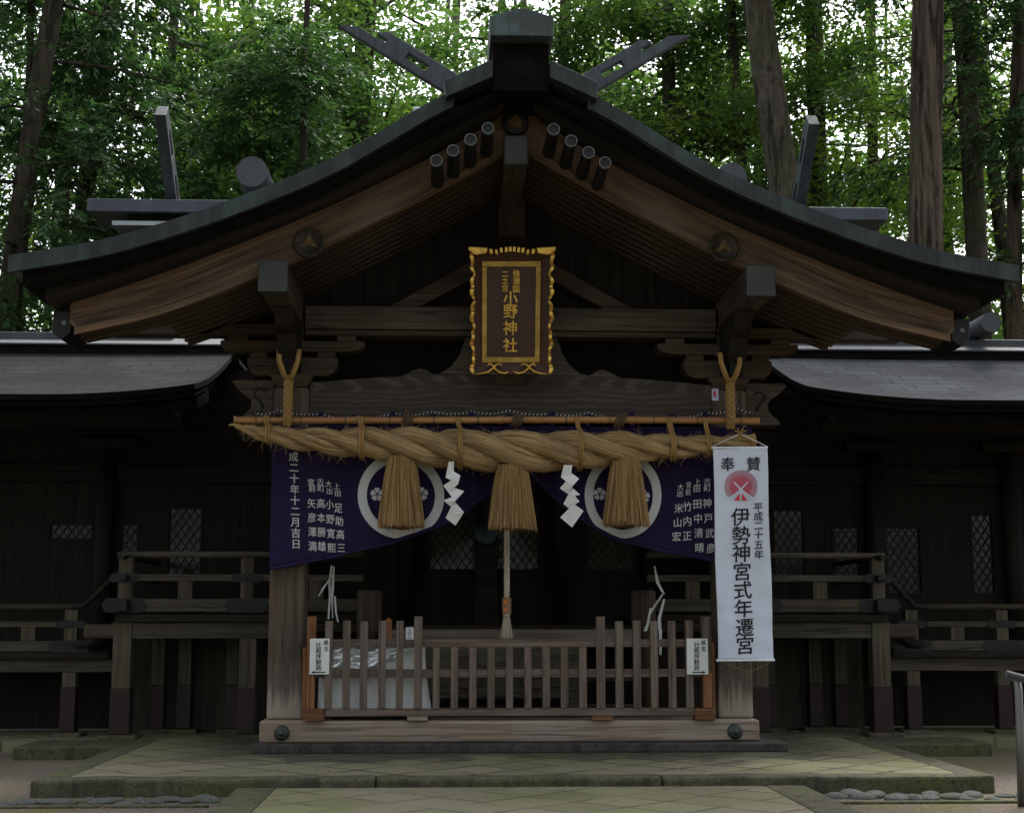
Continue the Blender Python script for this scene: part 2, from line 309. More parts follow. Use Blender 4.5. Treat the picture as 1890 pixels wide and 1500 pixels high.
# ------------------------------------------------------------------ mesh helpers
class MB:
    def __init__(s): s.v = []; s.f = []; s.uv = []; s.sm = []
    def quad_uv(s, idx, uvs=None, smooth=False):
        s.f.append(tuple(idx)); s.uv.append(uvs or [(0, 0)] * len(idx)); s.sm.append(smooth)
    def hexa(s, p):          # p: 8 points, bottom 4 then top 4
        b = len(s.v); s.v += [tuple(q) for q in p]
        for q in ((0, 3, 2, 1), (4, 5, 6, 7), (0, 1, 5, 4), (1, 2, 6, 5), (2, 3, 7, 6), (3, 0, 4, 7)): s.quad_uv([b + i for i in q])
        return s
    def box(s, x0, x1, y0, y1, z0, z1):
        s.hexa([(x0, y0, z0), (x1, y0, z0), (x1, y1, z0), (x0, y1, z0), (x0, y0, z1), (x1, y0, z1), (x1, y1, z1), (x0, y1, z1)])
        return s
    def prism(s, poly, a0, a1, plane='xz'):      # polygon extruded along the missing axis
        def P(u, v, a): return (u, a, v) if plane == 'xz' else ((a, u, v) if plane == 'yz' else (u, v, a))
        b = len(s.v); n = len(poly)
        s.v += [P(u, v, a0) for u, v in poly] + [P(u, v, a1) for u, v in poly]
        s.quad_uv([b + i for i in range(n)][::-1]); s.quad_uv([b + n + i for i in range(n)])
        for i in range(n): j = (i + 1) % n; s.quad_uv([b + i, b + j, b + n + j, b + n + i])
        return s
    def tube(s, pts, rad, seg=10, cap=True, smooth=True, up=None):
        pts = [Vector(p) for p in pts]; n = len(pts)
        if not hasattr(rad, '__len__'): rad = [rad] * n
        b = len(s.v); L = 0; N = None; us = []
        for i, p in enumerate(pts):
            t = (pts[min(i + 1, n - 1)] - pts[max(i - 1, 0)]).normalized()
            if N is None:
                N = t.orthogonal().normalized() if up is None else (Vector(up) - t * t.dot(Vector(up))).normalized()
            else: N = (N - t * t.dot(N)).normalized()
            B = t.cross(N)
            if i: L += (p - pts[i - 1]).length
            us.append(L)
            for k in range(seg):
                a = 2 * math.pi * k / seg; s.v.append(tuple(p + (N * math.cos(a) + B * math.sin(a)) * rad[i]))
        for i in range(n - 1):
            for k in range(seg):
                k2 = (k + 1) % seg; c = 2 * math.pi * max(rad[i], .01) / seg
                s.quad_uv([b + i * seg + k, b + i * seg + k2, b + (i + 1) * seg + k2, b + (i + 1) * seg + k],
                          [(us[i], k * c), (us[i], (k + 1) * c), (us[i + 1], (k + 1) * c), (us[i + 1], k * c)], smooth)
        if cap:
            s.quad_uv([b + k for k in range(seg)][::-1]); s.quad_uv([b + (n - 1) * seg + k for k in range(seg)])
        return s
    def trunk(s, pts, rad, seg, rib, seed):
        b = len(s.v); rnd_ = random.Random(seed); ph = [(rnd_.uniform(0, 6.3), rnd_.choice((3, 5, 7, 9, 13, 17)), rnd_.uniform(-.25, .25)) for _ in range(6)]; s.tube(pts, rad, seg)
        for i, p in enumerate(pts):
            for k in range(seg):
                a = 2 * math.pi * k / seg; f = sum(math.sin(a * n + p0 + dz * p[2]) / n ** .45 for p0, n, dz in ph) * rib + .5 * rib * math.sin(p[2] * 2.1 + a * 2 + seed); q = s.v[b + i * seg + k]; c = Vector(p)
                s.v[b + i * seg + k] = tuple(c + (Vector(q) - c) * (1 + f))
        return s
    def lathe(s, prof, center, axis='y', seg=20):    # prof: (radius, offset along axis)
        b = len(s.v); c = Vector(center); n = len(prof)
        for r, o in prof:
            for k in range(seg):
                a = 2 * math.pi * k / seg; u, v = r * math.cos(a), r * math.sin(a)
                s.v.append(tuple(c + (Vector((u, o, v)) if axis == 'y' else (Vector((u, v, o)) if axis == 'z' else Vector((o, u, v))))))
        for i in range(n - 1):
            for k in range(seg):
                k2 = (k + 1) % seg; s.quad_uv([b + i * seg + k, b + i * seg + k2, b + (i + 1) * seg + k2, b + (i + 1) * seg + k], None, True)
        s.quad_uv([b + k for k in range(seg)]); s.quad_uv([b + (n - 1) * seg + k for k in range(seg)]); return s
    def band(s, xs, zt, zb, y0, y1):       # slab following a curved profile in x, between zb(x) and zt(x)
        b = len(s.v); L = 0; us = []
        for i, x in enumerate(xs):
            if i: L += math.hypot(x - xs[i - 1], zt(x) - zt(xs[i - 1]))
            us.append(L); s.v += [(x, y0, zb(x)), (x, y0, zt(x)), (x, y1, zt(x)), (x, y1, zb(x))]
        for i in range(len(xs) - 1):
            h = zt(xs[i]) - zb(xs[i]); w = abs(y1 - y0)
            for k, (va, vb) in enumerate(((0, h), (h, h + w), (h + w, 2 * h + w), (2 * h + w, 2 * h + 2 * w))):
                k2 = (k + 1) % 4
                s.quad_uv([b + i * 4 + k, b + (i + 1) * 4 + k, b + (i + 1) * 4 + k2, b + i * 4 + k2], [(us[i], va), (us[i + 1], va), (us[i + 1], vb), (us[i], vb)], k in (1, 3))
        s.quad_uv([b, b + 1, b + 2, b + 3]); e = b + 4 * (len(xs) - 1); s.quad_uv([e + 3, e + 2, e + 1, e]); return s
    def build(s, name, mat, parent=None, bevel=0, xf=None):
        me = bpy.data.meshes.new(name); v = s.v if xf is None else [tuple(xf @ Vector(p)) for p in s.v]
        me.from_pydata(v, [], s.f); ul = me.uv_layers.new(name='UVMap')
        ul.data.foreach_set('uv', [c for f in s.uv for p in f for c in p]); me.polygons.foreach_set('use_smooth', s.sm)
        bm = bmesh.new(); bm.from_mesh(me); bmesh.ops.recalc_face_normals(bm, faces=bm.faces); bm.to_mesh(me); bm.free()
        for m in (mat if isinstance(mat, (list, tuple)) else [mat]): me.materials.append(M[m] if isinstance(m, str) else m)
        o = bpy.data.objects.new(name, me); COL.objects.link(o)
        if parent is not None: o.parent = parent
        if bevel:
            bv = o.modifiers.new('bevel', 'BEVEL'); bv.width = bevel; bv.segments = 2; bv.limit_method = 'ANGLE'; bv.angle_limit = R(40)
        return o
def bx(name, mat, parent, *a, bevel=.006): return MB().box(*a).build(name, mat, parent, bevel)
def thing(name, label, cat, loc=(0, 0, 0), group=None, rot=None):
    o = bpy.data.objects.new(name, None); COL.objects.link(o); o.location = loc; o.empty_display_size = .2
    if rot: o.rotation_euler = rot
    return tag(o, label, cat, group)
def tag(o, label, cat, group=None):
    o['label'] = label; o['category'] = cat
    if group: o['group'] = group
    return o
def struct(o, kind='structure'): o['kind'] = kind; return o
def interp(pts):
    xs = [p[0] for p in pts]; zs = [p[1] for p in pts]
    # smooth monotone sampling: natural-ish cubic through numpy, tabulated
    n = len(xs); m = [0] * n; d = [(zs[i + 1] - zs[i]) / (xs[i + 1] - xs[i]) for i in range(n - 1)]
    m[0], m[-1] = d[0], d[-1]
    for i in range(1, n - 1): m[i] = (d[i - 1] + d[i]) / 2
    def f(x):
        if x <= xs[0]: return zs[0] + m[0] * (x - xs[0])
        if x >= xs[-1]: return zs[-1] + m[-1] * (x - xs[-1])
        i = max(k for k in range(n - 1) if xs[k] <= x); h = xs[i + 1] - xs[i]; t = (x - xs[i]) / h
        return (2*t**3 - 3*t*t + 1) * zs[i] + (t**3 - 2*t*t + t) * h * m[i] + (-2*t**3 + 3*t*t) * zs[i + 1] + (t**3 - t*t) * h * m[i + 1]
    return f
def lin(a, b, n): return [a + (b - a) * i / (n - 1) for i in range(n)]

# writing: glyphs of Blender's own font turned into flat mesh
_G = {}
def glyph(ch):
    if ch not in _G:
        c = bpy.data.curves.new('glyph', 'FONT'); c.body = ch; c.size = 1; c.resolution_u = 3
        o = bpy.data.objects.new('glyph', c); COL.objects.link(o); bpy.context.view_layer.update()
        me = bpy.data.meshes.new_from_object(o.evaluated_get(bpy.context.evaluated_depsgraph_get()))
        _G[ch] = ([(v.co.x, v.co.y) for v in me.vertices], [tuple(p.vertices) for p in me.polygons])
        bpy.data.objects.remove(o); bpy.data.curves.remove(c); bpy.data.meshes.remove(me)
    return _G[ch]
_r = glyph('国')[0]
EMX = (min(p[0] for p in _r) + max(p[0] for p in _r)) / 2; EMY = (min(p[1] for p in _r) + max(p[1] for p in _r)) / 2
EMS = (max(p[1] for p in _r) - min(p[1] for p in _r)) / .92
STRIKES = ((-.014, -.006), (.014, .006), (0.0, .012))
def writing(name, items, place, mat, parent, thick=0, skew=0.0):
    """items: (character, px, py, size) in photograph pixels; place(px, py) gives the point on the surface"""
    mb = MB()
    for it in items:
        ch, px, py, s = it[:4]; sxk = it[4] if len(it) > 4 else 1.0
        vs, fs = glyph(ch); b = len(mb.v)
        for k_, (dx, dy) in enumerate(STRIKES):      # brush weight: the glyph struck three times, hair-thin layers apart
            b = len(mb.v)
            for x, y in vs:
                u = (x - EMX) / EMS + dx; v = (y - EMY) / EMS + dy
                p = Vector(place(px + s * sxk * u, py - s * (v + skew * u))); p.y -= .00045 * k_; mb.v.append(tuple(p))
            for f in fs: mb.quad_uv([b + i for i in f])
    o = mb.build(name, mat, parent)
    if thick:
        so_ = o.modifiers.new('solid', 'SOLIDIFY'); so_.thickness = thick; so_.offset = 0
    return o

# ------------------------------------------------------------------ ground
g = MB().box(-70, 70, -40, 90, -.40, -.11).build('ground', 'gravel'); struct(g)
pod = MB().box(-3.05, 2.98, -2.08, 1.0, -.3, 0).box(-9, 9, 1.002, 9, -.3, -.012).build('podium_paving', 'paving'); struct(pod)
for i, (a, b) in enumerate(((-3.25, -.995), (-.985, .913), (.923, 3.17))):
    struct(MB().band(lin(a, b, 40), lambda x: .004 + .005 * math.sin(x * 7.3) * math.sin(x * 3.1 + 1) - .006 * (abs(math.sin(x * 2.3)) > .985), lambda x: -.3, -2.31 , -2.084).build('podium_kerb', 'kerb', None, .02))
struct(MB().box(-3.25, -3.054, -2.08, 1.0, -.3, .003).build('podium_kerb', 'kerb', None, .012))
struct(MB().box(2.984, 3.17, -2.08, 1.0, -.3, .003).build('podium_kerb', 'kerb', None, .012))
for a, b in ((-4.12, -3.256), (3.176, 4.12)):
    struct(MB().box(a, b, .30, 1.0, -.3, -.004).build('side_paving', 'kerb', None, .012))
struct(MB().box(-1.64, 1.60, -12, -2.33, -.3, -.052).build('path', 'paving_worn'))
for a, b in ((-1.90, -1.645), (1.605, 1.87)):
    struct(MB().box(a, b, -12, -2.33, -.3, -.048).build('path_edge', 'kerb', None, .012))
for a, b in ((-9, -2.0), (1.95, 3.3)):
    struct(MB().box(a, b, -2.86, -2.80, -.2, -.092).build('drain_kerb', 'kerb', None, .01))

# ------------------------------------------------------------------ shrine hall with its gabled porch
HALL = thing('shrine_hall', 'large brown wooden shrine hall with curved gabled porch roof and two square front pillars', 'shrine', (0, 0, 0))
Rz = interp([(0, 5.15), (.565, 4.90), (1.40, 4.396), (2.20, 4.045), (2.99, 3.778), (3.73, 3.634)])
Tk = interp([(0, .115), (.28, .19), (.57, .235), (1.4, .17), (2.2, .175), (3.0, .22), (3.6, .30)])
Hb = interp([(0, 4.70), (.10, 4.645), (.655, 4.322), (1.236, 4.015), (1.77, 3.74), (2.30, 3.505), (2.7, 3.345), (3.35, 3.18)])
A = abs
def half(x0, x1, s, n=28): return [s * x for x in lin(x0, x1, n)]
full = lin(-3.73, 3.73, 81)
roof = MB()
roof.band(lin(-.50, .50, 21), lambda x: Rz(A(x)), lambda x: Rz(A(x)) - .10, -1.42, 3.6)
for s in (-1, 1): roof.band([s * x for x in lin(.502, 2.55, 40)], lambda x: Rz(A(x)), lambda x: Rz(A(x)) - .10, -1.765, 3.6)
for s in (-1, 1): roof.band([s * x for x in lin(2.552, 3.70, 24)], lambda x: Rz(A(x)), lambda x: Rz(A(x)) - .10, -1.765, -.70)
roof.build('roof', 'copper_dark', HALL)
for s in (-1, 1):
    vx = half(.50, 3.715, s, 40)
    MB().band(vx, lambda x: Rz(A(x)) + .012, lambda x: Rz(A(x)) - .112, -1.81, -1.767).build('verge_edge', 'copper', HALL)
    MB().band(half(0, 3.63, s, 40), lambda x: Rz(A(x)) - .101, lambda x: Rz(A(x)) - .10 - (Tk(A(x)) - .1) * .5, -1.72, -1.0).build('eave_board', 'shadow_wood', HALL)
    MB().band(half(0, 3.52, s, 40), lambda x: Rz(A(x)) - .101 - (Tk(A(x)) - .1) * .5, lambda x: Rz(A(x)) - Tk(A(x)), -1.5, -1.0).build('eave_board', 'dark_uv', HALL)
    bgd = MB()
    bgd.band(half(0.004, 3.40, s, 44), lambda x: min(Rz(A(x)) - Tk(A(x)) + .03, Hb(A(x)) + .42) - .02 * max(0, A(x) - 3.3), lambda x: Hb(min(A(x), 3.34)) + max(0, A(x) - 3.34) * 1.4, -1.25, -1.13)
    bg_ = bgd.build('bargeboard', 'barge', HALL)
    # raised moulding along the lower edge
    MB().band(half(0.01, 3.36, s, 44), lambda x: Hb(A(x)) + .055, lambda x: Hb(A(x)) - .004, -1.268, -1.252).build('moulding', 'barge', bg_)
    for k in range(8):
        y = -1.06 + k * .155
        MB().band(half(0.05, 3.36 if y < -.75 else 2.74, s, 30), lambda x: Hb(A(x)) + .12, lambda x: Hb(A(x)) + .015, y, y + .078).build('rafter', 'wood_uv', HALL)
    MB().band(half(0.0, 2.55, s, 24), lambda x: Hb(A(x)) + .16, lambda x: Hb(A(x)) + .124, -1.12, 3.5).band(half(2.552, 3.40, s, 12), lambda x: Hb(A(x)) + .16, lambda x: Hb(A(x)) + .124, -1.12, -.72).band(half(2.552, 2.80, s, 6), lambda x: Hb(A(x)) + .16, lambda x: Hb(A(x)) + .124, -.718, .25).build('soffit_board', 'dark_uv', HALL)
    # purlin with metal cap
    cx = s * 1.857
    pu = bx('purlin', 'wood_y', HALL, cx - .10, cx + .10, -1.38, 2.7, 3.50, 3.72)
    MB().box(cx - .112, cx + .112, -1.42, -1.30, 3.487, 3.728).build('purlin_cap', 'cap', pu, .006)
    # eave beam with pointed dark end
    ex = s * 3.455
    eb = MB().prism([(ex - .075, 3.36), (ex + .075, 3.36), (ex + .06, 3.20), (ex + .0, 3.14), (ex - .075, 3.19)], -1.24, -.72).build('eave_beam', 'iron', HALL, .004)
    MB().lathe([(.02, 0), (.018, -.006)], (ex + .01, -1.243, 3.27), 'y', 10).build('stud', 'bright_ring', eb)
    # crest disc
    cr = MB().lathe([(.118, 0), (.118, -.03), (.104, -.04), (.100, -.03), (.001, -.03)], (s * 1.603, -1.252, 3.903), 'y', 32).build('crest_disc', 'old_bronze', bg_)
    leafp = [(0, .07), (.022, .02), (.07, -.03), (.03, -.035), (0, -.065), (-.03, -.035), (-.07, -.03), (-.022, .02)]
    leafp = [(0, .068), (.02, .03), (.035, -.002), (.072, -.035), (.03, -.028), (0, -.012), (-.03, -.028), (-.072, -.035), (-.035, -.002), (-.02, .03)]
    MB().prism([(s * 1.603 + x, 3.903 + z) for x, z in leafp], -1.288, -1.28).build('crest', 'old_gilt', cr)
    # rods fixed to the bargeboards
    for x, z in ((.622, 4.435), (.500, 4.513), (.372, 4.600), (.243, 4.688)):
        rd = MB().tube([(s * x, -1.80, z - .035), (s * x, -1.70, z - .035), (s * x, -1.24, z - .04)], [.043, .045, .052], 8, smooth=False).build('barge_rod', 'iron', HALL)
        MB().lathe([(.046, .03), (.046, 0), (.040, -.003), (.040, .02)], (s * x * 1.008, -1.812, z - .035), 'y', 20).build('rod_ring', 'bright_ring', rd)
    # chigi plank, crossing over the ridge
    d = Vector((s * .785, .495)).normalized(); nrm = Vector((-d.y * s, d.x * s)) if s > 0 else Vector((d.y, -d.x)); nrm = Vector((-s * .495, .785)).normalized()
    o0 = Vector((s * .12, 5.075))
    ch = MB()
    def plank(s0, s1, w0, w1, e0=None, e1=None, ya=0):
        P = [o0 + d * a + nrm * b for a, b in ((s0, w0), (e0 or s1, w0), (e1 or s1, w1), (s0, w1))]
        ch.prism([(p.x, p.y) for p in P], -.94 + .0 * ya, -.86)
    yo = 0
    plank(0, .70, -.088, .088); plank(.70, .90, -.088, -.028); plank(.70, .90, .028, .088); plank(.90, 1.10, -.088, .088)
    plank(1.10, 1.47, -.088, -.008, 1.50, 1.36); plank(1.10, 1.17, .028, .088, 1.21, 1.13)
    plank(1.10, 1.20, .030, .088, 1.24, 1.15) if False else None
    c_o = ch.build('ridge_finial', 'chigi', HALL, .003)
    if s > 0: c_o.location.y = .085
    # bracket set over each pillar
    px_ = s * 1.837
    def boat(hw, z0, z1, y0, y1, nm='bracket_arm'):
        h = z1 - z0
        pts = [(px_ - hw, z1), (px_ - hw, z0 + h * .55), (px_ - hw * .93, z0 + h * .2), (px_ - hw * .78, z0), (px_ + hw * .78, z0), (px_ + hw * .93, z0 + h * .2), (px_ + hw, z0 + h * .55), (px_ + hw, z1)]
        MB().prism(pts, y0, y1).build(nm, 'wood_x', HALL, .004)
    boat(.60, 3.262, 3.352, -.15, .05); boat(.375, 3.062, 3.212, -.13, .07)
    for q in (-.28, 0, .28): bx('bearing_block', 'wood_x', HALL, px_ + q - .075, px_ + q + .075, -.14, .06, 3.213, 3.261)
    MB().hexa([(px_ - .13, -.15, 2.96), (px_ + .13, -.15, 2.96), (px_ + .13, .12, 2.96), (px_ - .13, .12, 2.96), (px_ - .18, -.19, 3.06), (px_ + .18, -.19, 3.06), (px_ + .18, .15, 3.06), (px_ - .18, .15, 3.06)]).build('capital_block', 'wood_x', HALL, .006)
    for q in (-.45, 0.0, .45): bx('bearing_block', 'wood_x', HALL, px_ + q - .08, px_ + q + .08, -.15, .05, 3.353, 3.40)
    bx('wall_plate', 'wood_x', HALL, min(s * 1.75, s * 3.35), max(s * 1.75, s * 3.35), -.13, .07, 3.403, 3.498)
    # forward arm carrying the purlin
    MB().prism([(-.14, 3.08), (-.36, 3.08), (-.48, 3.12), (-.56, 3.2), (-.62, 3.32), (-.78, 3.36), (-.86, 3.46), (-.86, 3.498), (-.14, 3.498)], px_ - .075, px_ + .075, 'yz').build('carved_arm', 'dark_y', HALL, .006)
    bx('hook_block', 'dark_z', HALL, px_ - .055, px_ + .055, -.50, -.38, 3.02, 3.20)
    # pillar
    pl = bx('pillar', 'pillar', HALL, px_ - .145, px_ + .145, -.16, .13, .245, 2.958, bevel=.022)
    # carved nose of the lintel beam
    nose = [(1.985, 3.02), (2.30, 3.02), (2.335, 3.005), (2.27, 2.93), (2.20, 2.885), (2.165, 2.84), (2.175, 2.78), (2.215, 2.735), (2.27, 2.69), (2.26, 2.665), (1.985, 2.66)]
    no = MB().prism([(s * x, z) for x, z in nose], -.13, .09).build('beam_nose', 'beam', HALL, .005)
    arc = [(s * (2.10 + .045 * math.cos(a)), -.132, 2.90 + .045 * math.sin(a)) for a in lin(2.9, -1.2, 12)] + [(s * 2.085, -.132, 2.82), (s * 2.075, -.132, 2.78)]
    MB().tube(arc, lin(.006, .013, len(arc)), 6).build('carved_scroll', 'iron', no)
rp = bx('ridge_purlin', 'wood_y', HALL, -.105, .070, -1.38, .4, 4.515, 4.73)
MB().box(-.116, .080, -1.42, -1.30, 4.502, 4.742).build('purlin_cap', 'cap', rp, .02)
cr = MB().lathe([(.105, 0), (.105, -.03), (.09, -.04), (.001, -.03)], (-.018, -1.252, 4.885), 'y', 28).build('crest_disc', 'iron', HALL)
MB().prism([(-.018 + x, 4.89 + z) for x, z in ((0, .06), (.06, 0), (.04, -.05), (-.04, -.05), (-.06, 0))], -1.29, -1.28).build('crest', 'old_gilt', cr)
# ridge
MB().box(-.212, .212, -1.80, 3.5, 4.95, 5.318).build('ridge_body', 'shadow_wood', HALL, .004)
MB().prism([(-.232, 5.32), (.232, 5.32), (.240, 5.47), (0, 5.540), (-.240, 5.47)], -1.95, 3.55).build('ridge_cap', 'copper_cap', HALL, .005)
for s in (-1, 1):
    MB().prism([(s * .213, 5.02), (s * .213, 5.155), (s * .575, 4.985), (s * .558, 4.858)], -1.90, 3.5).build('ridge_cover', 'copper', HALL, .004)
MB().tube([(-.868, .6, 5.605), (.868, .6, 5.605)], .066, 20).build('ridge_log', 'log_pale', HALL)
# gable
gx = lin(-1.74, 1.74, 41)
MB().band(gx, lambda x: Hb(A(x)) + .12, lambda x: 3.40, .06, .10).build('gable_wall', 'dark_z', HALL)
for k in range(11):
    x = -1.5 + k * .3
    if A(x) > .15: MB().band([x - .045, x + .045], lambda x: Hb(A(x)) + .1, lambda x: 3.66, .035, .058).build('gable_batten', 'dark_z', HALL)
bx('tie_beam', 'beam', HALL, -1.735, 1.735, -.17, .05, 3.455, 3.65)
bx('tie_beam', 'wood_x', HALL, -1.735, 1.735, -.14, .05, 3.405, 3.452)
kp = bx('king_post', 'wood_z', HALL, -.112, .116, -.13, .05, 3.652, 4.64)
for s in (-1, 1):
    MB().prism([(s * 1.05, 3.652), (s * .80, 3.652), (s * .118, 4.03), (s * .118, 4.19)], -.10, .03).build('diagonal_strut', 'wood_x', HALL, .005)
# lintel beam
lx = lin(-1.69, 1.69, 31)
lb = MB().band(lx, lambda x: 3.085 - .085 * (x / 1.69) ** 2, lambda x: 2.71, -.14, .10)
def lintel_mat():
    t = NT('lintel_contour_grain'); o = t.obj()
    sx = t.n('ShaderNodeSeparateXYZ'); t.l(o, sx.inputs[0])
    ds = t.noise(t.mapv(o, (1.4, 1, 4)), 1.0, 4, .5)
    # rings of the sawn log: nested arches along the upper edge, straight lines below
    ph = t.math('ADD', t.math('MULTIPLY', t.math('ABSOLUTE', sx.outputs['X']), 22.0), t.math('MULTIPLY', t.math('SINE', t.math('MULTIPLY', sx.outputs['Z'], 26.0)), 1.4))
    up = t.math('SINE', t.math('ADD', ph, t.math('MULTIPLY', ds, 16.0)))
    lo = t.math('SINE', t.math('ADD', t.math('MULTIPLY', sx.outputs['Z'], 120.0), t.math('MULTIPLY', ds, 22.0)))
    hz = t.math('SUBTRACT', t.math('ADD', sx.outputs['Z'], t.math('MULTIPLY', ds, .10)), t.math('SUBTRACT', 3.02, t.math('MULTIPLY', t.math('MULTIPLY', sx.outputs['X'], sx.outputs['X']), .035)))
    r1 = t.ramp(up, [(.15, 0.0), (.8, 1.0)]); r2 = t.ramp(lo, [(.1, .1), (.9, .9)])
    gm = t.mix(t.ramp(hz, [(.0, 0.0), (.05, 1.0)]), r2, r1)
    fine = t.noise(t.mapv(o, (2, 40, 60)), 1.0, 4)
    col = t.mix(gm, (.042, .033, .026), (.080, .064, .051))
    col = t.mix(t.ramp(fine, [(.35, .5), (.6, 0.0)]), col, (.028, .022, .018))
    t.bump(t.math('ADD', gm, fine), .35, .006); return t.fin(col, .75, 0, .25)
M['lintel'] = lintel_mat()
lb.build('lintel_beam', 'lintel', HALL, .006)
# frog-leg strut behind the plaque
for s in (-1, 1):
    fr = [(.0, 3.09), (.98, 3.045), (.90, 3.075), (.84, 3.11), (.77, 3.135), (.72, 3.12), (.66, 3.08), (.58, 3.10), (.50, 3.16), (.44, 3.25), (.40, 3.36), (.385, 3.402), (.0, 3.402)]
    MB().prism([(s * x, z) for x, z in fr], -.11, -.02).build('frog_leg_strut', 'beam', HALL, .006)
bx('back_panel', 'shadow_wood', HALL, -1.69, 1.69, .105, .13, 2.6, 3.40)
# sill beam and its bosses
sill = MB().box(-2.02, 2.0, -.30, .14, .072, .243).build('sill_beam', 'sill', HALL, .02)
for x in (-1.838, 1.797):
    MB().lathe([(.062, 0), (.062, -.012), (.048, -.03), (.030, -.036), (.026, -.034), (.020, -.055), (.001, -.064)], (x, -.301, .150), 'y', 24).build('boss', 'bronze', sill)
MB().box(-2.06, 2.20, -.44, .3, 0.0, .070).build('foundation_stone', 'stone_dark', HALL, .01)
# hall behind the porch
FL = .99
bx('floor', 'dark_x', HALL, -2.1, 2.1, .95, 3.6, .93, FL)
bx('step', 'fence_x', HALL, -1.12, 1.12, .62, 1.02, .83, .955)
bx('step', 'wood_x', HALL, -1.12, 1.12, .40, .72, .52, .60)
bx('step', 'wood_x', HALL, -1.12, 1.12, .12, .40, .25, .33)
MB().box(-2.05, 2.05, 1.15, 1.20, 0, .925).build('skirting_wall', 'dark_z', HALL)
for x in (-1.225, 1.235):
    MB().lathe([(.11, 0), (.112, .50), (.112, 1.285), (.10, 1.30), (.001, 1.30)], (x, .98, 0), 'z', 24).build('newel', 'wood_z', HALL)
WY = 2.8
def wall_with_openings(name, x0, x1, z0, z1, y0, y1, ops, mat, parent):
    mb = MB(); xs = sorted({x0, x1, *[o[0] for o in ops], *[o[1] for o in ops]}); 
    for a, b in zip(xs, xs[1:]):
        cut = sorted((o[2], o[3]) for o in ops if o[0] <= a + 1e-6 and o[1] >= b - 1e-6); z = z0
        for c, d_ in cut:
            if c > z: mb.box(a, b, y0, y1, z, c)
            z = d_
        if z < z1: mb.box(a, b, y0, y1, z, z1)
    return mb.build(name, mat, parent)
def lattice(parent, x0, x1, z0, z1, y, pm_='pane'):
    f = MB(); t = .03
    f.box(x0, x1, y - .02, y + .03, z0, z0 + t); f.box(x0, x1, y - .02, y + .03, z1 - t, z1); f.box(x0, x0 + t, y - .02, y + .03, z0 + t, z1 - t); f.box(x1 - t, x1, y - .02, y + .03, z0 + t, z1 - t)
    fo = f.build('lattice_window', 'dark_z', parent)
    MB().box(x0 + t, x1 - t, y + .022, y + .028, z0 + t, z1 - t).build('pane', pm_, fo)
    lt = MB(); ax, bx_, az, bz = x0 + t, x1 - t, z0 + t, z1 - t; stp = .085; hw = .0065; k = 1.45
    W, H = bx_ - ax, bz - az
    for sgn in (1, -1):
        c = -H / k
        while c < W:
            u0, u1 = max(c, 0), min(c + H / k, W)
            if u1 - u0 > .01:
                za, zb = (u0 - c) * k, (u1 - c) * k
                if sgn < 0: P = [(bx_ - u0, az + za), (bx_ - u1, az + zb)]
                else: P = [(ax + u0, az + za), (ax + u1, az + zb)]
                (xa, zA), (xb, zB) = P
                lt.prism([(xa - hw, zA), (xa + hw, zA), (xb + hw, zB), (xb - hw, zB)], y + (.0 if sgn > 0 else .010), y + (.009 if sgn > 0 else .019))
            c += stp
    lt.build('lattice', 'iron', fo)
cops = [(-.74, -.20, 1.52, 2.30), (-.05, .42, 1.52, 2.30), (.88, 1.42, 1.52, 2.30)]
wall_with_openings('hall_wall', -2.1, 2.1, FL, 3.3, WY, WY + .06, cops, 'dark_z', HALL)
for o in cops: lattice(HALL, o[0], o[1], o[2], o[3], WY + .01, 'pane_hall')
for x in (-.95, -.12, .62, 1.55): MB().tube([(x, WY - .09, FL), (x, WY - .09, 3.2)], .075, 14).build('hall_pillar', 'dark_z', HALL)
bx('hall_lintel', 'dark_x', HALL, -2.1, 2.1, WY - .14, WY - .005, 2.32, 2.5)
for s in (-1, 1): bx('side_wall', 'dark_y', HALL, s * 2.12 - .03, s * 2.12 + .03, 1.9, 2.79, FL, 3.3)
bx('ceiling', 'dark_y', HALL, -2.1, 2.1, .14, 2.79, 3.05, 3.09)
# verandas with railings at both sides of the porch (higher than those of the side halls)
def railing(parent, x0, x1, y, zs, posts, struts, tips=True, fit=None):
    zr, zm0, zm1, zb0, zb1 = zs
    MB().tube([(x0, y, zr), (x1, y, zr)], .028, 12).build('handrail', 'rail_x', parent)
    bx('middle_rail', 'rail_x', parent, x0, x1, y - .028, y + .028, zm0, zm1)
    bx('bottom_rail', 'rail_x', parent, x0, x1, y - .04, y + .04, zb0, zb1)
    for x in posts:
        bx('rail_post', 'rail_z', parent, x - .058, x + .058, y - .05, y + .05, zb1 + .001, zr - .03)
        for za, zb_, hw in ((zm0 - .01, zm1 + .01, .14), (zb0 - .006, zb1 + .006, .20)):
            zc = (za + zb_) / 2
            MB().prism([(x - hw, zc), (x - hw * .8, zb_), (x + hw * .8, zb_), (x + hw, zc), (x + hw * .8, za), (x - hw * .8, za)], y - .056, y - .053).build('metal_fitting', 'iron', parent)
    for x in struts: bx('rail_strut', 'rail_z', parent, x - .065, x + .065, y - .03, y + .03, zb1 + .001, zm0 - .001)
def under_post(parent, x, y, hw, z1, zs):
    bx('veranda_post', 'rail_z', parent, x - hw, x + hw, y - hw, y + hw, zs, z1)
    bx('post_sleeve', 'maroon', parent, x - hw - .006, x + hw + .006, y - hw - .006, y + hw + .006, .03, zs - .001)
    bx('post_stone', 'kerb', parent, x - hw - .08, x + hw + .08, y - hw - .08, y + hw + .08, -.05, .028, bevel=.01)
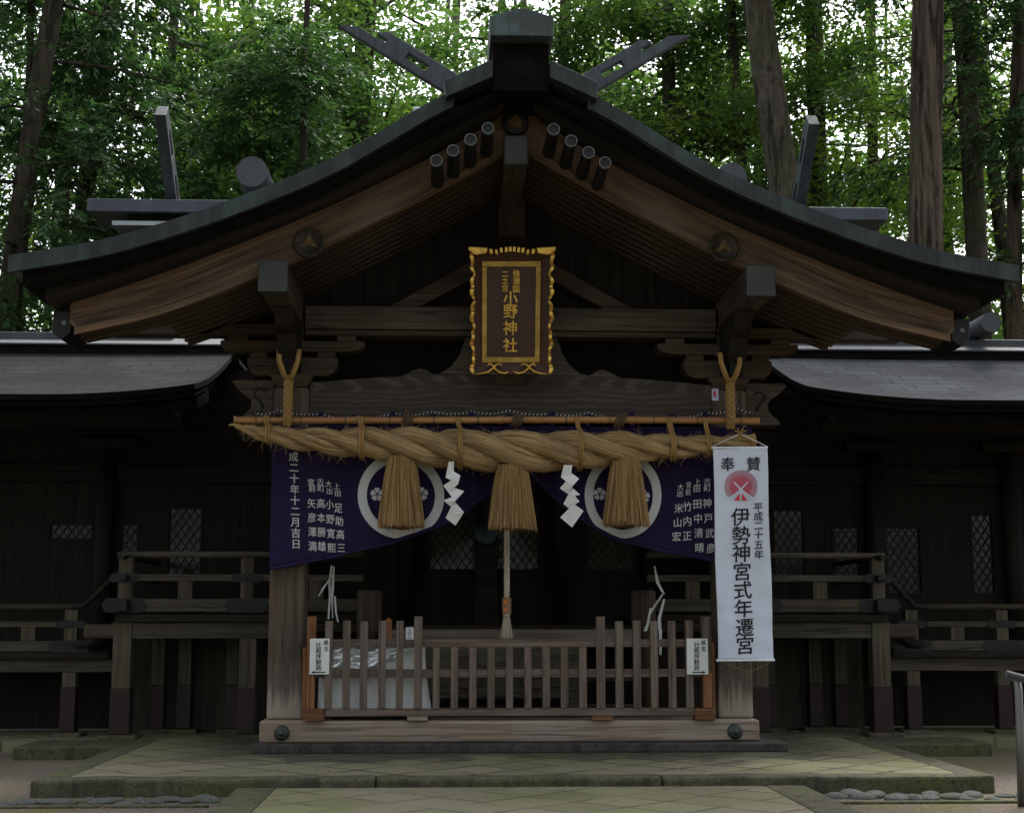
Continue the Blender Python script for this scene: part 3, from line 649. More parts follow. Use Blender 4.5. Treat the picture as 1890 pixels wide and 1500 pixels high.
for s in (-1, 1):
    yv = 1.2; a, b = sorted((s * 1.30, s * 3.52))
    railing(HALL, a, b, yv, (1.625, 1.385, 1.445, 1.110, 1.225), [s * 2.345, s * 3.44], [s * 2.90, s * 1.72])
    bx('veranda_floor', 'dark_x', HALL, min(s * 1.22, s * 3.50), max(s * 1.22, s * 3.50), yv - .10, WY, 1.02, 1.085)
    bx('veranda_beam', 'rail_x', HALL, min(s * 1.22, s * 3.40), max(s * 1.22, s * 3.40), yv - .04, yv + .08, .872, 1.018)
    under_post(HALL, s * 2.32, yv + .02, .075, .871, .43)
    # moss-worn corner post
    under_post(HALL, s * 3.44, yv + .02, .082, 1.018, .43)
    bx('beam_end', 'wood_x', HALL, min(s * 3.40, s * 3.80), max(s * 3.40, s * 3.80), yv - .02, yv + .14, .87, 1.0, bevel=.03)
    # rail ends crossing at the corner
    MB().tube([(s * 3.44, yv - .22, 1.60), (s * 3.44, yv + .0, 1.605), (s * 3.44, 2.7, 1.60)], .026, 10).build('handrail', 'iron', HALL)
    bx('middle_rail', 'iron', HALL, s * 3.44 - .035, s * 3.44 + .035, yv - .16, 2.7, 1.39, 1.44)
    bx('bottom_rail', 'iron', HALL, s * 3.44 - .05, s * 3.44 + .05, yv - .16, 2.7, 1.115, 1.22)
    MB().box(min(s * 2.15, s * 3.5), max(s * 2.15, s * 3.5), 2.0, 2.04, 0, 1.0).build('floor_skirting', 'green_panel', HALL)
    for q in (2.55, 3.0, 3.25): under_post(HALL, s * q, 1.9, .06, 1.0, .43)

# ------------------------------------------------------------------ side halls
def side_hall(s, label, ops, pillars, low_posts, struts):
    T = thing('side_hall', label, 'hall', (0, 0, 0), 'low halls flanking the shrine porch')
    xa, xb = s * 2.76, s * 9.0; xr = lin(2.76, 9.0, 30)
    up = lambda x: .10 * max(0, (4.1 - x) / 1.34) ** 2
    prof = [(.50, 2.985), (.9, 3.085), (1.4, 3.235), (2.0, 3.45), (2.6, 3.69), (3.1, 3.90)]
    mb = MB(); b = 0; n = len(prof)
    pf_ = interp(prof); prof = [(y, pf_(y)) for y in lin(.5, 3.1, 18)]
    rows = prof + [(6.2 - y, z) for y, z in prof[::-1]][1:]
    for x in xr:
        for y, z in rows: k = max(0, (3.1 - min(y, 6.2 - y)) / 2.6); mb.v.append((s * x, y, z + up(x) * k))
    m = len(rows)
    for i in range(len(xr) - 1):
        for j in range(m - 1): mb.quad_uv([i * m + j, (i + 1) * m + j, (i + 1) * m + j + 1, i * m + j + 1], None, False)
    ro = mb.build('roof', 'shingle' if s > 0 else 'shingle_shaded', T); sd_ = ro.modifiers.new('thick', 'SOLIDIFY'); sd_.thickness = .05; sd_.offset = -1; ro.data.materials.append(M['shadow_wood']); sd_.material_offset_rim = 1; sd_.material_offset = 1
    # thick dark eave layers under the shingles
    e = MB()
    for k, (ya, yb, dz) in enumerate(((.56, 1.2, .10), (.70, 1.3, .19))):
        bb = len(e.v)
        for x in xr:
            zz = 2.985 + up(x) - dz
            e.v += [(s * x, ya, zz), (s * x, ya, zz + .10), (s * x, yb, zz + .25), (s * x, yb, zz + .15)]
        for i in range(len(xr) - 1):
            for q in range(4): q2 = (q + 1) % 4; e.quad_uv([bb + i * 4 + q, bb + (i + 1) * 4 + q, bb + (i + 1) * 4 + q2, bb + i * 4 + q2])
        e.quad_uv([bb, bb + 1, bb + 2, bb + 3]); L = bb + 4 * (len(xr) - 1); e.quad_uv([L, L + 1, L + 2, L + 3])
    e.build('eave_layer', 'shadow_wood', T)
    x0, x1 = sorted((s * 2.70, xb))
    # little upper roof under the ridge, ridge box
    MB().box(x0, x1, 2.73, 3.47, 3.66, 3.832).build('ridge_fascia', 'shadow_wood', T)
    MB().prism([(2.70, 3.834), (2.70, 3.85), (3.1, 4.0), (3.5, 3.85), (3.5, 3.834)], x0, x1, 'yz').build('ridge_skirt', 'skirt', T)
    x2, x3 = sorted((s * (3.42 if s < 0 else 2.9), xb))
    MB().prism([(2.92, 3.915), (2.92, 4.005), (3.1, 4.04), (3.28, 4.005), (3.28, 3.915)], x2, x3, 'yz').build('ridge_box', 'ridge_grey', T, .006)
    if s > 0:
        MB().tube([(5.14, 2.55, 4.12), (5.14, 3.7, 4.12)], [.105, .105], 20).build('ridge_log', 'log_grey', T)
    # rafters under the eave, wall, pillars
    for k in range(26):
        x = s * (2.95 + k * .16)
        if A(x) < 6.8: MB().hexa([(x - .03, .78, 2.83), (x + .03, .78, 2.83), (x + .03, 2.79, 3.45), (x - .03, 2.79, 3.45), (x - .03, .78, 2.90), (x + .03, .78, 2.90), (x + .03, 2.79, 3.52), (x - .03, 2.79, 3.52)]).build('rafter', 'dark_y', T)
    bx('eave_purlin', 'dark_x', T, *sorted((s * 3.0, xb)), 1.30, 1.44, 2.80, 2.93, bevel=0)
    x4, x5 = sorted((s * 2.16, xb))
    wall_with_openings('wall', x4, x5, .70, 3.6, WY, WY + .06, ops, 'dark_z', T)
    for o in ops: lattice(T, o[0], o[1], o[2], o[3], WY + .01)
    bx('wall_beam', 'dark_x', T, x4, x5, WY - .08, WY - .004, 2.42, 2.60)
    bx('wall_beam', 'dark_x', T, x4, x5, WY - .06, WY - .004, 2.85, 2.97)
    for x in pillars: MB().tube([(x, WY - .12, .55), (x, WY - .12, 2.75)], .098, 18).build('pillar', 'dark_z', T)
    for x in pillars: bx('bracket_arm', 'dark_x', T, x - .3, x + .3, WY - .2, WY - .05, 2.76, 2.86)
    yl = 1.5
    r0, r1 = sorted((s * 3.98, s * 9.0))
    railing(T, r0, r1, yl, (1.158, .972, 1.022, .750, .845), low_posts, struts)
    # curved descending rail towards the higher veranda
    P = [(s * 3.98, yl, 1.158), (s * 3.86, yl - .04, 1.17), (s * 3.74, yl - .10, 1.27), (s * 3.60, yl - .18, 1.40), (s * 3.48, yl - .25, 1.47)]
    MB().tube(P, .026, 10).build('handrail', 'dark_x', T)
    P2 = [(s * 4.0, yl, .80), (s * 3.80, yl - .05, .82), (s * 3.66, yl - .12, .90), (s * 3.52, yl - .2, 1.0)]
    MB().tube(P2, .05, 8).build('bottom_rail', 'dark_x', T)
    bx('veranda_floor', 'dark_x', T, *sorted((s * 3.62, s * 9)), yl - .10, WY, .688, .745)
    bx('veranda_beam', 'rail_x', T, *sorted((s * 3.55, s * 9)), yl - .03, yl + .08, .565, .686)
    for x in low_posts: under_post(T, x, yl + .02, .062, .564, .43)
    MB().box(x4, x5, 2.3, 2.34, 0, .7).build('floor_skirting', 'dark_z', T)
    return T
side_hall(-1, 'low dark hall with grey shingle roof, left of the gabled porch', [(-4.60, -4.12, 1.83, 2.02), (-3.88, -3.66, 1.66, 2.02), (-3.40, -3.02, 1.40, 2.19)], [-4.0, -5.6], [-3.98, -5.25], [-4.37, -4.85])
side_hall(1, 'low dark hall with pale sunlit shingle roof, right of the gabled porch', [(2.82, 3.18, 1.42, 2.19), (3.45, 3.76, 1.40, 2.01), (3.99, 4.40, 1.28, 2.01), (4.90, 5.17, 1.28, 2.15)], [3.88, 5.31], [3.83, 4.69], [4.27, 5.2])

# ------------------------------------------------------------------ rear hall: only its ridge shows over the porch roof
RH = thing('rear_hall', 'rear hall whose grey ridge with upright finials shows above the porch roof', 'hall', (0, 0, 0))
mb = MB()
for s in (-1, 1): pass
mb.prism([(5.2, 4.6), (8.0, 6.35), (10.8, 4.6), (10.8, 4.45), (8.0, 6.2), (5.2, 4.45)], -5.3, 5.3, 'yz').build('roof', 'copper_dark', RH)
MB().prism([(7.35, 6.36), (7.35, 6.42), (8.0, 6.58), (8.65, 6.42), (8.65, 6.36)], -5.15, 5.2, 'yz').build('ridge_skirt', 'log_pale', RH)
MB().box(-5.0, 5.05, 7.72, 8.28, 6.30, 6.61).build('ridge_body', 'shadow_wood', RH)
MB().prism([(7.6, 6.62), (7.6, 6.80), (8.0, 6.88), (8.4, 6.80), (8.4, 6.62)], -5.56, 5.66, 'yz').build('ridge_cap', 'ridge_grey', RH, .01)
for x in (-3.25, -1.6, 0.0, 1.7, 3.36):
    MB().tube([(x, 7.2, 7.09), (x, 8.8, 7.09)], .215, 24).build('ridge_log', 'log_grey', RH)
for s in (-1, 1):
    ch = MB()
    def pk(s0, s1, w0, w1):
        d2 = Vector((-.72, .69)).normalized(); n2 = Vector((.69, .72)).normalized(); o2 = Vector((8.35, 6.5))
        P = [o2 + d2 * a + n2 * b_ for a, b_ in ((s0, w0), (s1, w0), (s1, w1), (s0, w1))]
        ch.prism([(p.x, p.y) for p in P], s * 4.45 - .075, s * 4.45 + .075, 'yz')
    for a0, a1, w0, w1 in ((-.4, .55, -.13, .13), (.55, .95, -.13, -.045), (.55, .95, .045, .13), (.95, 1.25, -.13, .13), (1.25, 1.65, -.13, -.045), (1.25, 1.65, .045, .13), (1.65, 1.95, -.13, .13)): pk(a0, a1, w0, w1)
    ch.build('ridge_finial', 'chigi', RH, .004)
MB().box(-4.4, 4.4, 6.4, 9.6, -.1, 4.9).build('wall', 'wood_z', RH)

# ------------------------------------------------------------------ bamboo pole, sacred rope, tassels, ties
BY, RY = -.42, -.45
pole = MB(); pts = []; rad = []
for i, x in enumerate(lin(-2.265, 2.03, 140)):
    pts.append((x, BY, 2.652 + .010 * math.sin(x * .9 + .5))); q = ((x + 3) / .36) % 1
    rad.append(.029 + (.004 if q < .07 else 0) - (.003 if .07 <= q < .12 else 0))
tag(pole.tube(pts, rad, 16).build('bamboo_pole', 'bamboo'), 'long tan bamboo pole above the thick straw rope', 'pole')
ROPE = thing('sacred_rope', 'very thick twisted straw rope slung across the porch front', 'rope', (0, RY, 2.4))
RI = Matrix.Translation((0, -RY, -2.4))
rc = interp([(-2.25, 2.585), (-1.96, 2.520), (-1.5, 2.468), (-1.09, 2.455), (-.5, 2.415), (0, 2.395), (.5, 2.405), (.9, 2.428), (1.4, 2.440), (1.98, 2.482)])
rr = interp([(-2.25, .014), (-2.12, .045), (-1.96, .072), (-1.5, .104), (-1.0, .135), (-.4, .158), (0, .165), (.45, .155), (.9, .128), (1.35, .094), (1.7, .074), (1.98, .062)])
xs = lin(-2.25, 1.98, 190)
tw = 0; tws = []
for i, x in enumerate(xs):
    if i: tw += (xs[1] - xs[0]) * 2 * math.pi / (.55 + 4.7 * rr(x))
    tws.append(tw)
for k in range(3):
    P = []; Rd = []
    for x, a in zip(xs, tws):
        r = rr(x); an = a + k * 2 * math.pi / 3
        P.append((x, RY - .55 * r * math.cos(an), rc(x) - .55 * r * math.sin(an) ))
        Rd.append(r * .525 * (1 + .03 * math.sin(x * 23 + k * 2) + .025 * math.sin(x * 57 + k * 5)))
    MB().tube(P, Rd, 18, up=(0, 0, 1)).build('strand', 'straw', ROPE, xf=RI)
hair = MB()
for _ in range(900):
    x = random.uniform(-2.2, 1.95); r = rr(x); a = random.uniform(0, 2 * math.pi); L = random.uniform(.03, .13)
    p = Vector((x, RY - math.cos(a) * r * .93, rc(x) + math.sin(a) * r * .93)); dr = Vector((random.uniform(-1, 1), -.5 * math.cos(a) + random.uniform(-.3, .3), .5 * math.sin(a) + random.uniform(-.6, .2))).normalized()
    q = dr.cross(Vector((.3, .9, .2))).normalized() * .0014
    b = len(hair.v); hair.v += [tuple(p - q), tuple(p + q), tuple(p + dr * L)]; hair.quad_uv([b, b + 1, b + 2])
hair.build('loose_straw', 'straw_loose', ROPE, xf=RI)
MB().tube([(1.93, RY, 2.478), (1.985, RY, 2.482)], [.060, .066], 16).build('bound_end', 'hemp', ROPE, xf=RI)
MB().tube([(-2.16, RY, 2.56), (-2.22, RY - .01, 2.585), (-2.27, RY - .02, 2.60), (-2.30, RY - .02, 2.592)], [.03, .022, .012, .006], 8).build('wispy_end', 'straw', ROPE, xf=RI)

def tassel(cx, ztop, zbot, rt, rb, label):
    T = thing('straw_tassel', label, 'tassel', (cx, RY, ztop), 'straw tassels hanging from the thick rope'); X = Matrix.Translation((-cx, -RY, -ztop))
    prof = [(rt * .9, ztop + .02), (rt * .92, ztop - .05)] + [(rt + (rb - rt) * (i / 8) ** .85 * .93, ztop - .05 - (ztop - zbot - .09) * i / 8) for i in range(1, 9)] + [(rb * .5, zbot + .03)]
    m = MB(); m.lathe([(r * .8, z - ztop) for r, z in prof], (cx, RY, ztop), 'z', 24); m.build('straw_core', 'straw_dark', T, xf=X)
    h = MB(); rnd = random.Random(int(cx * 1000))
    for _ in range(1500):
        a = rnd.uniform(0, 2 * math.pi); f = rnd.uniform(.80, 1.03); vv = rnd.uniform(0, 40); aj = a + rnd.gauss(0, .10)
        z0 = ztop + .01; z1 = zbot + rnd.uniform(-.020, .030) + (.03 * (1.03 - f)); 
        if rnd.random() < .05: z1 -= rnd.uniform(0, .03); f *= 1.05
        if rnd.random() < .25: z1 += rnd.uniform(0, .25)
        pr = None; w0 = rnd.uniform(.0016, .0034)
        t = Vector((-math.sin(aj), math.cos(aj), 0))
        ring = []
        for q in (0, .3, .65, 1):
            z = z0 + (z1 - z0) * q; qq = (z0 - z) / (z0 - zbot); rad_ = (rt + (rb - rt) * max(qq, 0) ** .85) * f; aa = a + (aj - a) * q
            c = Vector((cx + math.cos(aa) * rad_, RY + math.sin(aa) * rad_, z)); ring.append((c - t * w0, c + t * w0, c + Vector((math.cos(aa), math.sin(aa), 0)) * w0 * .9))
        b = len(h.v)
        for A3 in ring: h.v += [tuple(v) for v in A3]
        for i in range(3):
            for e_ in ((0, 2), (2, 1)): h.quad_uv([b + i * 3 + e_[0], b + i * 3 + e_[1], b + i * 3 + 3 + e_[1], b + i * 3 + 3 + e_[0]], [(i * .1, vv), (i * .1, vv + .004), (i * .1 + .1, vv + .004), (i * .1 + .1, vv)])
    h.build('straw', 'tassel_straw', T, xf=X)
tassel(-.905, 2.34, 1.785, .105, .186, 'bushy straw tassel in front of the left white ring crest')
tassel(-.008, 2.27, 1.772, .118, .190, 'bushy straw tassel hanging at the middle of the rope')
tassel(.918, 2.34, 1.80, .105, .184, 'bushy straw tassel in front of the right white ring crest')

def cord_loop(name, x, z0, z1, ya, r, mat, label, group, tail=0, slant=0):
    """cord wound round the pole and under the rope"""
    T = thing(name, label, 'cord', (x, RY, z1), group); X = Matrix.Translation((-x, -RY, -z1)); cz = rc(x); rad_ = rr(x) * 1.04 + .008
    for k in (-1, 1):
        P = [(x + k * r * .9, BY + .03, z1 + .015), (x + k * r * .9, BY - .035, z1 + .012), (x + k * r * .9 + slant * .3, BY - .045, z1 - .05)]
        for a in lin(100, 265, 9): P.append((x + k * r * .9 + slant, RY - .0 + math.cos(R(a)) * rad_, cz + math.sin(R(a)) * rad_))
        MB().tube(P, r, 8).build('cord', mat, T, xf=X)
    if tail: MB().tube([(x + slant, RY - rad_ * .9, cz + .0), (x + slant + .01, RY - rad_ - .02, cz - .06), (x + slant - .005, RY - rad_, cz - tail)], r * .8, 7).build('cord_tail', mat, T, xf=X)
gt = 'straw cords tying the thick rope to the bamboo pole'
for x, lab, tl in ((-2.0, 'straw cord tied near the thin left end of the rope', 0), (-1.243, 'straw cord tied just above the left tassel, left side', 0), (-.451, 'straw cord tied above the left zigzag paper streamer', .10), (.522, 'straw cord tied above the right zigzag paper streamer', .12), (1.279, 'straw cord tied between right tassel and white banner', 0), (1.575, 'straw cord tied next to the top of the white banner', .04)):
    cord_loop('rope_tie', x, 0, 2.655, 0, .0105 if tl else .0125, 'hemp', lab, gt, tl, .02)
for x, lab in ((-.861, 'dark brown cord round the bamboo pole above the left tassel'), (.035, 'dark brown cord round the bamboo pole above the middle tassel'), (.878, 'dark brown cord round the bamboo pole above the right tassel')):
    T = thing('pole_tie', lab, 'cord', (x, BY, 2.65), 'dark brown cords round the bamboo pole'); m = MB()
    for k in (-.030, -.010, .010, .030):
        m.tube([(x + k + .012 * math.sin(a), BY + math.cos(a) * .046, 2.652 + math.sin(a) * .046) for a in lin(0, 2 * math.pi, 16)], .012, 8)
    m.build('cord', 'tie_brown', T, xf=Matrix.Translation((-x, -BY, -2.65)))
    m = MB(); m.tube([(x, BY + .03, 2.70), (x - .01, BY + .05, 2.74)], .012, 8); m.tube([(x - .005, BY + .0, 2.61), (x - .01, BY + .02, 2.54), (x - .012, RY + .02, 2.50)], .016, 8); m.build('cord_tail', 'tie_brown', T, xf=Matrix.Translation((-x, -BY, -2.65)))
# heavy plaited hangers carrying the pole from the brackets
for s, lab in ((-1, 'thick plaited straw hanger on the left front pillar'), (1, 'thick plaited straw hanger on the right front pillar')):
    cx = s * 1.837 + (.012 if s < 0 else -.055); T = thing('rope_hanger', lab, 'rope', (cx, BY, 2.65), 'plaited straw hangers carrying the bamboo pole'); X = Matrix.Translation((-cx, -BY, -2.65))
    for k in (-1, 1):
        P = [(cx + k * .075, BY + .03, 3.215), (cx + k * .08, BY - .09, 3.20), (cx + k * .076, BY - .105, 3.12), (cx + k * .045, BY - .10, 3.03), (cx + k * .018, BY - .08, 2.97)]
        MB().tube(P, [.02, .021, .022, .023, .022], 10).build('loop', 'hemp', T, xf=X)
    for k in range(3):
        P = []; Rd = []
        for z in lin(3.0, 2.585, 70):
            a = (3.0 - z) * 38 + k * 2 * math.pi / 3
            P.append((cx + .019 * math.sin(a), BY - .068 - .012 * math.cos(a), z)); Rd.append(.0225 * (1 if z > 2.63 else .8))
        MB().tube(P, Rd, 8).build('plait', 'hemp', T, xf=X)
    m = MB(); m.tube([(cx - .02, BY, 2.69), (cx - .02, BY - .04, 2.66), (cx - .02, BY, 2.615), (cx - .02, BY + .04, 2.65), (cx - .02, BY, 2.69)], .014, 8); m.build('knot', 'hemp', T, xf=X)

# ------------------------------------------------------------------ purple curtain
CY = -.235
def cf(x, z):
    g_ = math.exp(-(x / .55) ** 2)
    return CY + .012 * math.exp(-((abs(x) - .55 - .35 * (2.6 - z)) / .16) ** 2) + .006 * math.sin(x * 17 + z * 6) * (z < 2.2) * (2.2 - z) + .007 * math.cos(x * 19.5 + .8) * max(0, z - 2.0) * 1.6 + .014 * math.sin(x * 5.1 + z * 1.3) + .008 * math.sin(x * 11 - z * 4) + g_ * .03 * math.sin(x * 26 + z * 9) - .01 * math.sin(z * 5 + 1)
def cplace(off):
    def f(px, py):
        p = at(px, py, CY); return (p.x, cf(p.x, p.z) - off, p.z)
    return f
cb_px = [(497, 1050), (520, 1047), (560, 1040), (640, 1022), (700, 1008), (745, 995), (800, 976), (850, 950), (900, 913), (930, 886), (950, 870), (970, 876), (1000, 895), (1030, 925), (1060, 950), (1110, 982), (1150, 1000), (1200, 1012), (1260, 1025), (1322, 1036), (1393, 1046)]
cbw = [at(px, py, CY) for px, py in cb_px]
zb_ = interp([(p.x, p.z) for p in cbw])
CUR = thing('curtain', 'deep purple curtain with white ring crests and white writing, hung between the front pillars', 'curtain', (0, CY, 2.63)); CX = Matrix.Translation((0, -CY, -2.63))
x0c, x1c = cbw[0].x, cbw[-1].x
m = MB(); NXc, NZc = 150, 26
for i in range(NXc + 1):
    x = x0c + (x1c - x0c) * i / NXc; zb0 = zb_(x)
    for j in range(NZc + 1):
        z = zb0 + (2.63 - zb0) * j / NZc; m.v.append((x, cf(x, z), z))
for i in range(NXc):
    for j in range(NZc): a = i * (NZc + 1) + j; m.quad_uv([a, a + NZc + 1, a + NZc + 2, a + 1], None, True)
o = m.build('cloth', 'purple', CUR, xf=CX); sdm = o.modifiers.new('thick', 'SOLIDIFY'); sdm.thickness = .003; sdm.offset = 1
# turned-up lower hem
P = [(x, cf(x, zb_(x)) - .004, zb_(x) + .006 + .004 * math.sin(x * 14)) for x in lin(x0c + .01, x1c - .01, 120)]
MB().tube(P, [.010 + .006 * math.sin(i * .31) ** 2 for i in range(120)], 8).build('hem', 'purple_hem', CUR, xf=CX)
# hanging loops and the black and white cord they hang on
for px in (512, 592, 652, 725, 798, 870, 940, 1018, 1085, 1166, 1240, 1302, 1360):
    p = at(px, 765, CY); sag = .012 * math.sin(px * .045)
    m = MB(); m.box(p.x - .022, p.x + .022, CY - .012, CY + .010, 2.63, p.z + .012 + sag); m.build('loop', 'purple', CUR, .004, xf=CX)
wp = []
nodes_ = [(470, 762), (512, 757), (592, 764), (652, 768), (725, 764), (798, 760), (870, 760), (940, 758), (1018, 763), (1085, 762), (1166, 770), (1240, 768), (1302, 762), (1360, 752), (1395, 760)]
for i in range(len(nodes_) - 1):
    for t in lin(0, 1, 7)[:-1]:
        (ax_, ay), (bx2, by2) = nodes_[i], nodes_[i + 1]; p = at(ax_ + (bx2 - ax_) * t, ay + (by2 - ay) * t + 5 * math.sin(t * math.pi), -.22); wp.append((p.x, -.232, p.z))
def twistmat():
    t = NT('black_white_cord'); u = t.uv(); sx = t.n('ShaderNodeSeparateXYZ'); t.l(u, sx.inputs[0])
    f = t.math('SINE', t.math('ADD', t.math('MULTIPLY', sx.outputs['X'], 190.0), t.math('MULTIPLY', sx.outputs['Y'], 90.0)))
    return t.fin(t.ramp(f, [(.45, (.02, .02, .03)), (.55, (.5, .5, .5))]), .8, 0, .1)
M['cord_bw'] = twistmat()
MB().tube(wp, .0075, 8).build('cord', 'cord_bw', CUR, xf=CX)
# crests
def ring_part(cx_, cy_, rx, ry, th, skew):
    m = MB(); pl_ = cplace(.007); n = 72
    for i in range(n):
        a = 2 * math.pi * i / n
        for q in (1.0, .5, 0.0):
            ex, ey = (rx - th * (1 - q)) * math.cos(a), (ry - th * (1 - q)) * math.sin(a); m.v.append(pl_(cx_ + ex + skew * ey, cy_ - ey))
    for i in range(n):
        j = (i + 1) % n
        for q in (0, 1): m.quad_uv([i * 3 + q, j * 3 + q, j * 3 + q + 1, i * 3 + q + 1])
    # keep the ring above the hem
    for k, (x, y, z) in enumerate(m.v):
        zl = zb_(x) + .028
        if z < zl: m.v[k] = (x, cf(x, zl) - .007, zl)
    cr_ = m.build('ring_crest', 'dye_white', CUR, xf=CX)
def flower(px, py, s):
    m = MB(); pl_ = cplace(.0075)
    for k in range(5):
        a = math.pi / 2 + k * 2 * math.pi / 5; pts = [(px + s * (.12 * math.cos(a)), py - s * .12 * math.sin(a))]
        for b in lin(-1, 1, 9): rr_ = s * (.95 - .22 * abs(b) ** 3 - .12 * (1 - min(1, abs(b) * 3))); pts.append((px + rr_ * math.cos(a + b * .55), py - rr_ * math.sin(a + b * .55)))
        b0 = len(m.v); m.v += [pl_(*q) for q in pts]; m.quad_uv(list(range(b0, b0 + len(pts))))
    m.build('flower_crest', 'dye_white', CUR, xf=CX)
ring_part(740, 915, 80, 79, 17, -.02); ring_part(1150, 914, 71, 79, 16, .0)
for px, py in ((696, 912), (778, 911)): flower(px, py, 13.5)
for px, py in ((1107, 911), (1188, 916)): flower(px, py, 13)
def col(chars, x0, y0, x1, y1, s, sq=1.0):
    n = len(chars); return [(c, x0 + (x1 - x0) * i / max(1, n - 1), y0 + (y1 - y0) * i / max(1, n - 1), s, sq) for i, c in enumerate(chars)]
def wcols(cols, off, skew):
    for c_ in cols: writing('white_writing', c_, lambda px, py: CX @ Vector(cplace(off)(px, py)), 'dye_white', CUR, skew=skew)
left = [col('成二十年十二月吉日', 542, 843, 547, 1004, 18, .95)]
left += [col('宮前', 574, 890, 576, 901, 13), col('矢彦澤満', 575, 929, 577, 1008, 18, .85)]
left += [col('古町', 591, 889, 592, 901, 13), col('高本勝雄', 592, 929, 594, 1008, 18, .85)]
left += [col('大出', 606, 893, 608, 906, 12), col('小野寛熙', 608, 931, 612, 1011, 18, .85)]
left += [col('上田', 621, 897, 623, 910, 12), col('足助高三', 624, 937, 630, 1011, 18, .85)]
wcols(left, .0065, -.04)
right = [col('大出', 1256, 899, 1255, 911, 12), col('米山宏', 1253, 938, 1249, 990, 18, .9)]
right += [col('宮前', 1271, 895, 1270, 908, 12, .8), col('竹内正', 1269, 935, 1268, 989, 18, .9)]
right += [col('上田', 1287, 890, 1286, 902, 13), col('田中清晴', 1287, 930, 1290, 1011, 18, .9)]
right += [col('古町', 1305, 889, 1305, 901, 13), col('神戸武彦', 1305, 929, 1311, 1012, 18, .9)]
wcols(right, .0065, .06)

# ------------------------------------------------------------------ zigzag paper streamers
def streamer(segs, sc, ox, oy, label):
    c0 = at(ox + segs[0][0][0] / sc, oy + segs[0][0][1] / sc, -.60); T = thing('paper_streamer', label, 'streamer', c0, 'white zigzag paper streamers on the rope'); m = MB()
    for k, q in enumerate(segs):
        b = len(m.v)
        for i, (px, py) in enumerate(q):
            Y = -.625 + (.018 if (k + (i > 1)) % 2 else -.018); p = at(ox + px / sc, oy + py / sc, Y); m.v.append(tuple(p - c0))
        m.quad_uv(list(range(b, b + 4)))
    o = m.build('paper', 'paper', T); sd_ = o.modifiers.new('thick', 'SOLIDIFY'); sd_.thickness = .0015; sd_.offset = 0
streamer([[(1372, 360), (1408, 360), (1408, 432), (1348, 476)], [(1348, 476), (1408, 432), (1456, 462), (1440, 522)], [(1440, 522), (1395, 492), (1332, 535), (1372, 588)],
          [(1372, 588), (1385, 540), (1484, 576), (1415, 650)], [(1415, 650), (1448, 600), (1332, 642), (1390, 690)], [(1390, 690), (1405, 640), (1482, 728), (1420, 745)], [(1482, 728), (1388, 690), (1348, 770), (1420, 825)]],
         3.9375, 480, 760, 'white zigzag paper streamer between the left and middle tassels')
streamer([[(380, 370), (440, 370), (425, 470), (360, 455)], [(360, 455), (425, 420), (487, 465), (440, 520)], [(440, 520), (400, 480), (352, 532), (410, 572)],
          [(410, 572), (430, 520), (495, 578), (450, 585)], [(450, 585), (420, 560), (378, 640), (415, 672)], [(378, 640), (415, 672), (490, 625), (450, 575)], [(450, 640), (518, 690), (438, 805), (355, 735)]],
         3.78, 940, 760, 'white zigzag paper streamer between the middle and right tassels')

# ------------------------------------------------------------------ bell rope
BR = thing('bell_rope', 'pale braided bell rope with wooden tag and small tassel, hanging at the middle', 'rope', (-.03, .15, 2.6)); X = Matrix.Translation((.03, -.15, -2.6))
for k in range(3):
    P = [(-.028 + .012 * math.sin((2.6 - z) * 62 + k * 2.094), .15 + .010 * math.cos((2.6 - z) * 62 + k * 2.094), z) for z in lin(2.6, 1.225, 150)]
    MB().tube(P, .0145, 7).build('braid', 'hemp_pale' if 'hemp_pale' in M else 'dye_white', BR, xf=X)
M['braid'] = straw('bell_braid', (.34, .27, .19), (.55, .47, .37))
for c in BR.children: c.data.materials[0] = M['braid']
tg = MB().prism([(-.066, 1.09), (.008, 1.09), (.008, 1.225), (-.066, 1.225)], .118, .182).build('wooden_tag', wood('tag_wood', 'z', (.30, .19, .10), (.48, .33, .20), None, bump=.1), BR, .004, xf=X)
M['orange_paint'] = plain('orange_paint', (.50, .12, .03), .7)
m = MB()
for zc in (1.19, 1.125): m.box(-.052, -.030, .1155, .1175, zc - .018, zc + .018); m.box(-.056, -.026, .1150, .1172, zc - .004, zc + .004)
m.build('painted_marks', 'orange_paint', tg, xf=X)
m = MB(); rnd = random.Random(3)
for _ in range(380):
    a = rnd.uniform(0, 6.283); f = rnd.uniform(.3, 1); p0 = Vector((-.029 + .022 * math.cos(a) * f, .15 + .022 * math.sin(a) * f, 1.095)); rb_ = .060 * f
    p1 = Vector((-.029 + .036 * math.cos(a) * f, .15 + .036 * math.sin(a) * f, 1.02)); p2 = Vector((-.029 + rb_ * math.cos(a) + rnd.gauss(0, .004), .15 + rb_ * math.sin(a), .888 + rnd.uniform(-.01, .02)))
    t = Vector((-math.sin(a), math.cos(a), 0)) * .0028; b = len(m.v)
    for p in (p0, p1, p2): m.v += [tuple(p - t), tuple(p + t)]
    m.quad_uv([b, b + 1, b + 3, b + 2]); m.quad_uv([b + 2, b + 3, b + 5, b + 4])
m.build('tassel', 'braid', BR, xf=X)
MB().tube([(-.029, .15, 1.10), (-.029, .15, 1.06)], [.028, .03], 12).build('collar', 'braid', BR, xf=X)

